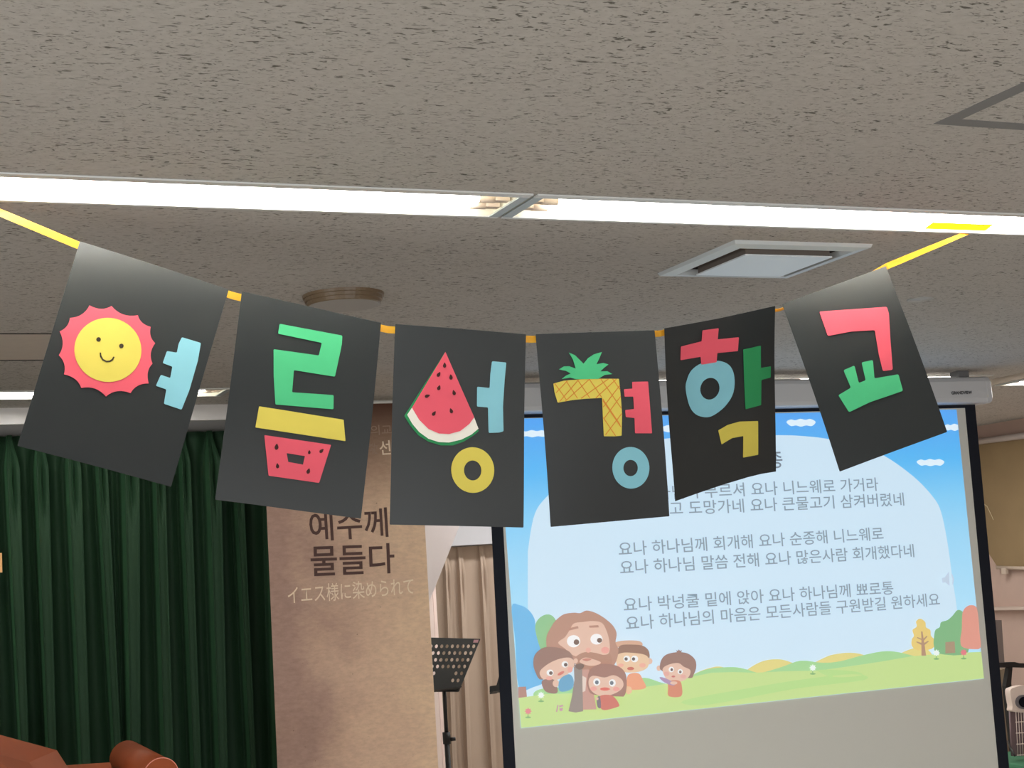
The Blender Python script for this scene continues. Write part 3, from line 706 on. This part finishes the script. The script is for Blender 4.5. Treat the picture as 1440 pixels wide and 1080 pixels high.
# ================================================================ BUNTING
PAPER = dict(rough=.42, spec=.55)
M_CARD = mat('black_card', (36, 41, 43), .37, .6, bump=.05, nscale=400)
def paper(name, rgb): return mat('paper_' + name, rgb, .6, .35, noise=.03, nscale=12)
PK_ = paper('pink', (226, 88, 106)); YL = paper('yellow', (216, 200, 88)); GN = paper('green', (72, 186, 128)); BL_ = paper('blue', (132, 194, 210))
DG = paper('dark_green', (40, 140, 84)); WH = paper('white', (238, 234, 224)); OR = paper('orange_line', (214, 130, 50)); SD = paper('seed', (60, 20, 18)); INK = paper('ink', (50, 40, 18))
def ik(x): return max(0, min(1, x))
def mk_flag(corners, Ytl, Ytr, Ybl, label, bend=None, outline=None):
    tl, tr, br, bl = corners
    a, b, c = onY(*tl, Ytl), onY(*tr, Ytr), onY(*bl, Ybl)
    pl = Plane(a, b - a, a - c, bend)
    t = empty('bunting_flag', label, 'bunting flag', group='black card flags on the yellow ribbon', mw=pl.mw())
    flat('card', pl, [outline or rnd([tl, tr, br, bl], 1)], M_CARD, t, -.0008, .0007)
    return pl, t
def cut(name, pl, t, loops, m, lay=1, label=None):
    return flat(name, pl, loops, m, t, .0007 * lay, .0006, label)
def zm(ox, oy, s_, l): return [(ox + x / s_, oy + y / s_) for x, y in l]
def bend_a(u, v): return .004 * math.sin(u * 9 + .6) + .003 * math.sin(v * 11)
def bend_b(u, v): return .003 * math.sin(u * 12 + 1.2) - .004 * math.sin(v * 8 + .5)
FY = 3.085
# flag 1: smiling sun
z1_ = lambda l: zm(20, 320, 2.842, l)
pl, t = mk_flag([(112, 340), (322, 407), (240, 685), (24, 628)], FY + .0, FY + .0, FY - .10, 'black card flag with a smiling yellow sun on a pink ring', bend_a)
pts = z1_([(300, 312), (388, 315), (493, 352), (545, 398), (563, 463), (552, 545), (536, 625), (463, 665), (364, 679), (266, 645), (197, 590), (177, 512), (181, 416), (222, 362)])
ccx, ccy = 20 + 372 / 2.842, 320 + 492 / 2.842
sun = []
for k in range(len(pts)):
    p, q = Vector(pts[k]), Vector(pts[(k + 1) % len(pts)])
    mid = (p + q) / 2; inn = mid + (Vector((ccx, ccy)) - mid).normalized() * (q - p).length * .30
    for j in range(8):
        s_ = j / 8; sun.append(tuple(p * (1 - s_) ** 2 + inn * 2 * s_ * (1 - s_) + q * s_ * s_))
sn = cut('sun_ring', pl, t, [sun], PK_, 1, 'pink scalloped sun ring')
fc = cut('sun_face', pl, sn, [z1_(ell(373, 492, 134, 129, .1, 48))], YL, 2, 'yellow disc face')
cut('eye', pl, sn, [z1_(ell(335.5, 450, 9, 9))], INK, 3); cut('eye', pl, sn, [z1_(ell(426.5, 476, 9, 9))], INK, 3)
arc = [(342, 504), (342, 518), (350, 533), (366, 541), (380, 540), (391, 532), (397, 520)]
out_ = [(x, y) for x, y in arc] + [(x * .94 + 369 * .06, y - 5) for x, y in arc[::-1]]
cut('smile', pl, sn, [z1_([(340, 503), (345, 503), (347, 516), (354, 529), (367, 536), (379, 535), (388, 529), (394, 519), (399, 521), (393, 533), (381, 541), (366, 542), (350, 534), (341, 519)])], INK, 3)
cut('letter_piece', pl, t, [rnd(z1_([(670, 438), (747, 460), (735, 530), (700, 650), (668, 729), (597, 706), (607, 648), (565, 634), (585, 590), (623, 602), (632, 556), (593, 542), (610, 494), (650, 500), (657, 465)]), 1.5)], BL_, 1, 'pale blue paper letter')
# flag 2
z2 = lambda l: zm(290, 380, 3.0, l)
pl, t = mk_flag([(340, 410), (537, 453), (508, 729), (302, 703)], FY + .002, FY + .004, FY - .05, 'black card flag with green, yellow and watermelon-pink letter pieces', bend_b)
cut('letter_piece', pl, t, [rnd(z2([(308, 228), (575, 275), (573, 310), (560, 370), (542, 450), (367, 424), (359, 518), (536, 528), (535, 588), (288, 570), (281, 450), (281, 336), (474, 361), (487, 307), (301, 270)]), 1.5)], GN, 1, 'green paper letter')
cut('letter_piece', pl, t, [rnd(z2([(219, 578), (578, 632), (586, 722), (203, 667)]), 1)], YL, 1, 'yellow paper bar')
wm = cut('letter_piece', pl, t, [rnd(z2([(241, 699), (525, 738), (475, 898), (260, 869)]), 1), z2([(336, 774), (414, 786), (406, 822), (343, 811)])], PK_, 1, 'pink paper square with a slot')
def seed(x, y, a=0, s_=1.0):
    pts = [(0, -9), (4, -3), (6, 3), (4, 8), (0, 10), (-4, 8), (-6, 3), (-4, -3)]
    c, s2 = math.cos(a), math.sin(a)
    return smooth([(x + (px_ * c - py_ * s2) * s_ * 1.15, y + (px_ * s2 + py_ * c) * s_ * 1.15) for px_, py_ in pts], 2)
for q in ((293, 747, .1, 1.2), (485, 763, .8, 1.0), (432, 769, 0, .8), (297, 827, -.1, 1), (429, 848, .3, 1.1)): cut('seed', pl, wm, [z2(seed(*q))], SD, 2)
# flag 3: watermelon
z3 = lambda l: zm(530, 440, 3.4826, l)
pl, t = mk_flag([(555.5, 456), (740, 470), (735.5, 742), (547, 738)], FY, FY - .002, FY - .01, 'black card flag with a watermelon slice and a yellow ring', bend_a)
base = cut('watermelon_rind', pl, t, [rnd(z3([(332, 193), (497, 580), (470, 602), (425, 630), (370, 650), (310, 650), (250, 632), (200, 600), (160, 550), (133, 505)]), 1)], DG, 1, 'green paper rind')
cut('rind_white', pl, base, [z3([(170, 465), (474, 512), (495, 568), (460, 597), (410, 622), (350, 636), (300, 634), (250, 618), (205, 585), (172, 545), (147, 500)])], WH, 2, 'white paper rind')
cut('melon_flesh', pl, base, [z3([(332, 193), (474, 512), (450, 545), (405, 580), (350, 595), (300, 592), (250, 570), (205, 525), (170, 465)])], PK_, 3, 'pink paper melon flesh')
for q in ((328, 257, 0), (300, 302, .5), (359, 315, -.1), (301, 367, .3), (374, 391, -.3), (245, 408, 1.2), (277, 493, .6), (360, 480, -.3)): cut('seed', pl, base, [z3(seed(q[0], q[1], q[2], 1.2))], SD, 4)
cut('letter_piece', pl, t, [rnd(z3([(563, 237), (634, 243), (626, 330), (618, 460), (620, 580), (600, 586), (546, 588), (544, 463), (489, 459), (490, 362), (552, 368), (555, 300)]), 1.5)], BL_, 1, 'pale blue paper letter')
cut('letter_ring', pl, t, [z3(ell(465.5, 771, 106, 112, 0, 48)), z3(ell(465, 773, 43, 49, 0, 32))], YL, 1, 'yellow paper ring')
# flag 4: pineapple
z4 = lambda l: zm(740, 440, 3.4826, l)
pl, t = mk_flag([(753, 470), (922, 464), (942, 726), (773.5, 741)], FY - .002, FY + .0, FY + .02, 'black card flag with a crosshatched pineapple letter', bend_b)
cut('pineapple_leaves', pl, t, [z4([(155, 278), (180, 263), (205, 262), (238, 274), (225, 230), (205, 195), (235, 208), (262, 235), (277, 250), (300, 222), (330, 203), (369, 192), (355, 225), (341, 252), (375, 246), (401, 253), (378, 270), (360, 287), (395, 286), (419, 300), (380, 305), (350, 324), (240, 326), (210, 318), (168, 325), (190, 308), (213, 298), (190, 285)])], GN, 2, 'green paper pineapple crown')
pine = [(128, 347), (180, 333), (260, 326), (350, 323), (453, 323), (462, 430), (466, 500), (463, 602), (430, 605), (375, 605), (371, 520), (368, 417), (290, 421), (220, 428), (148, 441), (133, 390)]
pn = cut('pineapple_letter', pl, t, [rnd(z4(pine), 1)], YL, 1, 'yellow paper pineapple letter with orange crosshatching')
def seg_in(poly, a, b, steps=60):
    def inside(x, y):
        c = False
        for i in range(len(poly)):
            x1_, y1_ = poly[i]; x2, y2 = poly[i - 1]
            if (y1_ > y) != (y2 > y) and x < (x2 - x1_) * (y - y1_) / (y2 - y1_) + x1_: c = not c
        return c
    run = []; res = []
    for i in range(steps + 1):
        p = (a[0] + (b[0] - a[0]) * i / steps, a[1] + (b[1] - a[1]) * i / steps)
        if inside(*p): run.append(p)
        elif run: res.append((run[0], run[-1])); run = []
    if run: res.append((run[0], run[-1]))
    return [r for r in res if math.dist(*r) > 12]
hatch = []
for a, b in (((133, 346), (192, 430)), ((190, 335), (245, 420)), ((247, 330), (306, 418)), ((305, 326), (455, 548)), ((362, 325), (462, 468)), ((420, 323), (463, 385)), ((370, 512), (434, 605)), ((370, 430), (460, 560)),
             ((140, 392), (196, 334)), ((156, 436), (250, 330)), ((184, 434), (305, 326)), ((262, 420), (400, 324)), ((335, 418), (440, 324)), ((372, 462), (460, 350)), ((374, 520), (464, 403)), ((382, 598), (464, 493))):
    for p, q in seg_in(pine, a, b):
        d = Vector((q[0] - p[0], q[1] - p[1])).normalized() * 2.0
        hatch.append(z4([(p[0] - d.y, p[1] + d.x), (q[0] - d.y, q[1] + d.x), (q[0] + d.y, q[1] - d.x), (p[0] + d.y, p[1] - d.x)]))
bmh = bmesh.new()
for h_ in hatch:
    vs = [bmh.verts.new((*pl.uv(*p), 0)) for p in h_]
    bmh.faces.new(vs)
for v in bmh.verts: v.co.z = .0019 + bend_b(v.co.x, v.co.y)
me = bpy.data.meshes.new('crosshatch'); bmh.to_mesh(me); bmh.free()
link_mesh('crosshatch', me, OR, pn, None, pl.mw())
cut('letter_piece', pl, t, [rnd(z4([(518, 338), (597, 336), (605, 460), (614, 590), (530, 590), (528, 515), (485, 511), (482, 476), (526, 471), (523, 410), (480, 411), (477, 374), (519, 371)]), 1)], PK_, 1, 'pink paper letter')
cut('letter_ring', pl, t, [z4(ell(509, 759, 92, 102, -.1, 48)), z4(ell(508, 760, 36, 40, 0, 32))], BL_, 1, 'pale blue paper ring')
# flag 5: swung back
z5 = lambda l: zm(910, 410, 3.485, l)
pl, t = mk_flag([(933.5, 461.5), (1091, 430.5), (1091, 663), (947.5, 703.5)], FY + .0, FY + .03, FY + .17, 'darkest black card flag swung back, with a pink cross over a blue ring', bend_a,
                [(933.5, 461.5), (1012, 447), (1090.8, 430.5), (1091.3, 550), (1091, 663), (1070, 666), (1050, 670.5), (1013, 681), (980, 692), (947.5, 703.8), (942, 620), (937, 530)])
cut('letter_piece', pl, t, [rnd(z5([(265, 188), (345, 178), (341, 233), (447, 223), (443, 291), (340, 300), (337, 345), (262, 357), (258, 318), (160, 335), (161, 268), (262, 242)]), 1)], PK_, 2, 'pink paper cross piece')
cut('letter_ring', pl, t, [smooth(z5([(187, 480), (192, 435), (215, 385), (265, 350), (335, 338), (390, 352), (420, 390), (428, 450), (415, 510), (375, 565), (320, 605), (280, 614), (235, 600), (205, 560)]), 4), z5(ell(305, 475, 47, 54, .3, 28))], BL_, 1, 'pale blue paper ring')
cut('letter_piece', pl, t, [rnd(z5([(471, 284), (560, 266), (561, 376), (611, 368), (610, 423), (563, 434), (560, 557), (481, 576)]), .8)], DG, 1, 'dark green paper letter')
cut('letter_piece', pl, t, [rnd(z5([(343, 678), (390, 652), (450, 636), (543, 634), (540, 798), (464, 811), (467, 706), (410, 716), (358, 746)]), .8)], YL, 1, 'yellow paper letter')
# flag 6
z6 = lambda l: zm(1080, 300, 2.842, l)
pl, t = mk_flag([(1100, 428), (1247, 373), (1332.5, 607), (1180.5, 663.5)], FY - .02, FY - .03, FY - .13, 'black card flag at the ribbon end beside the lamp, with pink and green pieces', bend_b)
cut('letter_piece', pl, t, [rnd(z6([(203, 395), (475, 373), (483, 400), (487, 500), (495, 628), (455, 634), (440, 570), (425, 468), (330, 475), (235, 494)]), 2)], PK_, 1, 'pink paper letter')
cut('letter_piece', pl, t, [rnd(z6([(296, 632), (340, 613), (357, 683), (385, 672), (369, 600), (415, 590), (420, 664), (518, 646), (536, 712), (500, 725), (400, 760), (318, 800), (275, 732), (325, 702)]), 2)], GN, 1, 'green paper letter')

# yellow ribbon running behind the flags
rib_px = [(-160, 205, 4), (-60, 257, 4), (0, 293, 4), (112, 340, 0), (330, 411, 0), (545, 458, 0), (747, 472, 0), (928, 464, 0), (1096, 431, 0), (1248, 374, 0), (1383, 318, 0)]
Yr = [2.98, 3.03, FY, FY, FY, FY, FY, FY, FY + .055, FY - .028, 3.066]
MR = mat('yellow_satin', (248, 200, 70), .35, .6, emit=None)
rb = MR.node_tree.nodes['Principled BSDF']
rb.inputs['Subsurface Weight'].default_value = 0
nt = MR.node_tree; tr_ = nt.nodes.new('ShaderNodeBsdfTranslucent'); tr_.inputs[0].default_value = lin((255, 205, 60)); mxs = nt.nodes.new('ShaderNodeMixShader'); mxs.inputs[0].default_value = .45
nt.links.new(rb.outputs[0], mxs.inputs[1]); nt.links.new(tr_.outputs[0], mxs.inputs[2]); nt.links.new(mxs.outputs[0], nt.nodes['Material Output'].inputs[0])
def strip(name, path, widths, twist, parent, label=None):
    """flat band: path points are its middle line; twist turns the band about its run (0 = upright, facing the camera)"""
    bm = bmesh.new(); prev = None
    for i, p in enumerate(path):
        tdir = (path[min(i + 1, len(path) - 1)] - path[max(i - 1, 0)]).normalized()
        up_ = Vector((0, 0, 1)); up_ = (up_ - tdir * up_.dot(tdir)).normalized(); sd = tdir.cross(up_)
        q = up_ * math.cos(twist[i]) + sd * math.sin(twist[i])
        nn = tdir.cross(q) * .0003
        r = [bm.verts.new(p + q * widths[i] / 2 + nn), bm.verts.new(p - q * widths[i] / 2 + nn), bm.verts.new(p - q * widths[i] / 2 - nn), bm.verts.new(p + q * widths[i] / 2 - nn)]
        if prev:
            for k in range(4): bm.faces.new((prev[k], r[k], r[(k + 1) % 4], prev[(k + 1) % 4]))
        prev = r
    return from_bm(name, bm, MR, parent, label)
rt_ = empty('ribbon', 'yellow satin ribbon carrying the six black flags', 'ribbon', onY(747, 472, FY))
keys = []
for (x, y, _), Y_ in zip(rib_px, Yr): keys.append(onY(x, y, Y_ + .014))
path = []; tw = []; wd = []
TW = [0, 0, 0, 0, 0, 0, .1, .5, 1.2, .15, .3, 1.1]
for i in range(len(keys) - 1):
    for j in range(6):
        s_ = j / 6; p = keys[i].lerp(keys[i + 1], s_); path.append(p)
        a_, b_ = TW[i], TW[i + 1]; tw.append(a_ + (b_ - a_) * s_)
path.append(keys[-1]); tw.append(1.2)
wd = [.0155] * (len(path) - 6) + [.0155, .0145, .0135, .012, .0105, .008]
# the band hangs a little below the line through the flag tops
path = [p - Vector((0, 0, .0062 if 43 <= k <= 47 else .0085)) if k < len(path) - 7 else p for k, p in enumerate(path)]
strip('band', path, wd, tw, rt_)
# the end laid along the lamp edge
e0, e1 = onZ(1306, 317.2, H - .006), onZ(1391, 320.2, H - .006)
strip('taped_end', [e0.lerp(e1, k / 6) for k in range(7)], [.034] * 7, [math.pi / 2 - .25] * 7, rt_, 'ribbon end taped along the lamp edge')

# ================================================================ MUSIC STANDS
MY = 7.0
def music_stand(px_c, top, bot, pts, label, holes_, Y, tilt=.30, pole_px=None):
    o0 = onY(px_c, (top + bot) / 2, Y)
    pl = Plane(o0, (1, 0, 0), (0, math.sin(tilt), math.cos(tilt)))
    t = empty('music_stand', label, 'music stand', (o0.x, Y, FL))
    flat('desk', pl, [rnd(pts, 1)] + holes_, M_BLACK, t, 0, .003)
    a_ = pl.uv(px_c - 20, bot); 
    w0, w1 = pts[-1][0], pts[-2][0]
    A_, B_ = pl.uv(w0, bot), pl.uv(w1, bot)
    bm = bmesh.new(); bm_box(bm, A_[0], B_[0], A_[1] - .004, A_[1] + .001, 0, .05); from_bm('ledge', bm, M_BLACK, t, mw=pl.mw())
    base = Vector((o0.x, Y + .03, FL))
    tube_obj('pole', [o0 + Vector((0, .02, -.02)), (base.x, base.y, -.75)], .009, M_BLACK, t)
    tube_obj('lower_pole', [(base.x, base.y, -.7), (base.x, base.y, FL + .12)], .013, M_BLACK, t)
    tube_obj('clamp', [(base.x, base.y, -.70), (base.x, base.y, -.755)], .019, M_BLACK, t)
    tube_obj('clamp_knob', [(base.x + .018, base.y - .005, -.735), (base.x + .04, base.y - .01, -.735)], .009, M_BLACK, t)
    for k in range(3):
        an = k * 2.094 + .4
        tube_obj('leg', [(base.x, base.y, FL + .35), (base.x + .3 * math.cos(an), base.y + .3 * math.sin(an), FL + .01)], .008, M_BLACK, t)
    return t, pl
hl = []
for y, xs in ((909, [666 - 7.5 * k for k in range(13)]), (918.5, [662 - 7.6 * k for k in range(12)]), (928, [658 - 7.6 * k for k in range(11)]), (937.4, [653 - 7.6 * k for k in range(10)]), (947, [649, 641, 602, 610]), (957, [644, 636.5, 606])):
    for x in xs:
        lim = 573 + (y - 898) * .4
        if x > lim + 5: hl.append(ell(x, y, 2.1, 2.9, .45, 10))
ms, mpl = music_stand(625, 898, 973, [(573, 896), (675.5, 898.5), (645, 973), (601, 973)], 'black perforated music stand in front of the beige curtain', hl, MY)
flat('sticker', mpl, [[(666, 900), (673, 900), (671.5, 904), (665, 904)]], mat('sticker_pink', (190, 140, 150), .5), ms, .0032, .0005, label='small pinkish sticker')
music_stand(722, 925, 974, [(705, 938), (760, 938), (760, 974), (688.5, 974), (688.5, 965), (698, 964)], 'black stand edge poking out past the left border of the screen', [], 6.4)
# ================================================================ PULPIT
PY = 5.3
pu = empty('pulpit', 'orange-brown wooden pulpit with a rolled scroll end below the green curtain', 'pulpit', (onY(60, 1060, PY).x, PY, FL))
MWd = mat('orange_wood', (158, 78, 42), .55, .3, noise=.1, nscale=6)
board = [onY(-60, 1016, PY - .10), onY(0, 1033, PY - .10), onY(80, 1055, PY), onY(97, 1081, PY + .0), onY(110, 1120, PY - .15), onY(-60, 1120, PY - .3)]
q = [onY(-90, 1009, PY), onY(80, 1055, PY), onY(98, 1083, PY - .12), onY(112, 1130, PY - .34), onY(-90, 1130, PY - .34)]
prism_obj('reading_board', q, (0, .01, -.022), MWd, pu)
prism_obj('rail', [onY(80, 1077, PY - .05), onY(155, 1072, PY - .05), onY(163, 1100, PY - .12), onY(80, 1110, PY - .12)], (0, .02, -.03), MWd, pu)
s0 = onY(178, 1066, PY + .05); s1 = onY(226, 1092, PY - .28)
tube_obj('scroll', [s0, s1], .058, MWd, pu, 32)
dr = (s1 - s0).normalized()
for k, rr in ((0, .0585), (.012, .056)):
    bm = bmesh.new(); c_ = s1 + dr * (.001 - k); u_ = dr.orthogonal().normalized(); w_ = dr.cross(u_)
    tube(bm, [c_ + (u_ * math.cos(2 * math.pi * i / 40) + w_ * math.sin(2 * math.pi * i / 40)) * rr for i in range(41)], .0016, 6, False)
    from_bm('scroll_trim', bm, mat('scroll_pink', (236, 150, 130), .4, .5), pu, 'thin pale pink trim line')
bx0, bx1 = onY(-90, 1060, PY).x, onY(150, 1075, PY).x
bm = bmesh.new(); bm_box(bm, bx0 + .03, bx1, PY - .28, PY - .02, FL, s1.z - .02, .006); from_bm('body', bm, MWd, pu)
bm = bmesh.new(); bm_box(bm, bx0, bx1 + .03, PY - .31, PY + .01, FL, FL + .08, .006); from_bm('plinth', bm, MWd, pu)
# orange notice on the curtain at the left edge
p0, p1 = onY(-22, 779, CY - .12), onY(3.2, 805, CY - .12)
props(box('notice_card', p0.x, p1.x, CY - .125, CY - .12, p1.z, p0.z, mat('notice_orange', (240, 180, 120), .5)), 'small pale orange card against the green curtain at the frame edge', 'card')

# ================================================================ RIGHT SIDE
MX = XR - .03
bl = empty('roller_blind', 'olive brown roller blind lowered over the window beside the screen', 'blind', onX(1410, 797, MX))
pts = [onX(1345, 622.5, MX), onX(1470, 606, MX), onX(1470, 799, MX), onX(1402, 796, MX), onX(1385, 770, MX), onX(1345, 770, MX)]
prism_obj('fabric', pts, (.003, 0, 0), mat('olive_blind', (150, 128, 96), .8, .2, noise=.05, nscale=5), bl)
tube_obj('head_rail', [onX(1345, 625, MX - .02), onX(1480, 607.5, MX - .02)], .02, mat('rail_grey', (188, 176, 170), .5), bl)
tube_obj('bottom_bar', [onX(1402, 798, MX - .01), onX(1475, 800, MX - .01)], .011, mat('bar_pale', (206, 188, 172), .4), bl)
bm = bmesh.new(); c_ = onX(1413, 803, MX - .012); bm_box(bm, c_.x - .012, c_.x + .012, c_.y - .02, c_.y + .02, c_.z - .02, c_.z + .02, .003); from_bm('bar_clip', bm, mat('bar_pale', (206, 188, 172)), bl)
tube_obj('pull_thread', [onX(1384, 709, MX - .03), onX(1388, 712, MX - .03), onX(1393, 722, MX - .03), onX(1397, 731, MX - .03)], .0018, mat('thread', (220, 205, 170), .5), bl, 6)
# window ledge step under the blind
a = onX(1440, 857, XR - .004)
props(box('trim_7', XR - .06, XR, 7.0, 8.3, a.z, a.z + .02, mat('ledge_paint', (205, 186, 174), .7)), kind='structure')
# grey upright board, black stand, white fan heater, brown case, green cushion
GY = 7.4
p0, p1 = onY(1394, 872, GY), onY(1409, 1100, GY)
props(prism_obj('upright_board', [onY(1392, 872, GY), onY(1408.5, 872, GY), onY(1413.5, 945, GY), onY(1422, 1105, GY), onY(1400, 1105, GY)], (0, .03, 0), mat('grey_board', (122, 112, 108), .6)), 'narrow grey upright board beside the screen border', 'board')
ks = empty('keyboard_stand', 'black metal stand behind the white fan', 'stand', onY(1425, 1200, 6.7))
KY = 6.7
def bar(name, a, b, r, m, t, Y): return tube_obj(name, [onY(*a, Y), onY(*b, Y)], r, m, t, 10)
bm = bmesh.new(); a, b = onY(1398, 938, KY), onY(1475, 930, KY); prism(bm, [onY(1400, 932, KY), onY(1427, 931, KY), onY(1433, 932.5, KY), onY(1480, 934, KY), onY(1480, 940, KY), onY(1400, 938, KY)], Vector((0, .04, 0))); from_bm('top_bar', bm, M_BLACK, ks)
prism_obj('leg', [onY(1419, 938, KY), onY(1424, 938, KY), onY(1421, 975, KY), onY(1460, 1300, KY), onY(1452, 1300, KY), onY(1414.5, 965, KY)], (0, .03, 0), M_BLACK, ks)
cs = props(prism_obj('instrument_case', [onY(1402, 942, 7.0), onY(1418, 940, 7.0), onY(1430, 1000, 7.0), onY(1436, 1300, 7.0), onY(1410, 1300, 7.0)], (0, .12, 0), mat('olive_case', (140, 124, 104), .5, noise=.1, nscale=7)), 'olive-brown soft case leaning behind the screen border', 'case')
fn = empty('fan_heater', 'white electric fan heater with a round dark dial and wire grille', 'heater', onY(1445, 1064, 6.3))
HY = 6.3; MH = mat('heater_white', (232, 214, 204), .4, .5)
PH = Plane((0, HY, 0), (1, 0, 0), (0, 0, 1))
head = smooth([(1421, 972), (1426, 967), (1440, 964), (1458, 967), (1464, 974), (1466, 1000), (1427, 1001), (1424, 992)], 4)
flat('housing', PH, [head], MH, fn, -.04, .04)
flat('dial', PH, [ell(1438, 987, 10.5, 10, 0, 24)], mat('dial_grey', (120, 116, 120), .4), fn, .0, .008, label='round grey bezel')
flat('dial_face', PH, [ell(1438.5, 987, 7.5, 7.5, 0, 24)], M_DARK, fn, .0085, .004, label='dark round dial')
flat('back_panel', PH, [[(1428, 1000), (1467, 1000), (1470, 1064), (1431, 1064)]], mat('heater_back', (120, 100, 104), .5), fn, -.05, .01)
for k in range(11): 
    x = 1428.5 + k * 3.6
    tube_obj('grille_wire', [onY(x, 1000, HY), onY(x + 3, 1063, HY)], .0016, MH, fn, 6)
for k in range(5): tube_obj('grille_rib', [onY(1427.5 + k * .7, 1000 + k * 15.5, HY), onY(1468, 998 + k * 15.5, HY)], .0022, MH, fn, 6)
prism_obj('side_panel', [onY(1466, 1000, HY), onY(1469, 1000, HY), onY(1472, 1064, HY), onY(1469, 1064, HY)], (0, .05, 0), MH, fn)
g = onY(1418, 1064, HY)
gs = empty('green_stool', 'green cloth-topped low table under the white fan heater', 'table', (g.x + .15, HY + .1, FL))
bm = bmesh.new(); bm_box(bm, g.x - .02, g.x + .5, HY - .15, HY + .35, g.z - .10, g.z - .03, .015); from_bm('cloth_top', bm, mat('green_cloth', (60, 116, 84), .8), gs)
for i_ in (0, 1):
    for j_ in (0, 1):
        tube_obj('leg', [(g.x + .03 + .42 * i_, HY - .1 + .4 * j_, g.z - .08), (g.x + .03 + .42 * i_, HY - .1 + .4 * j_, FL)], .014, M_BLACK, gs, 8)
tube_obj('power_cord', [onY(1417, 1042, HY + .1), onY(1420, 1050, HY + .05), onY(1424, 1056, HY), onY(1427, 1063, HY - .03)], .004, M_BLACK, fn, 8)
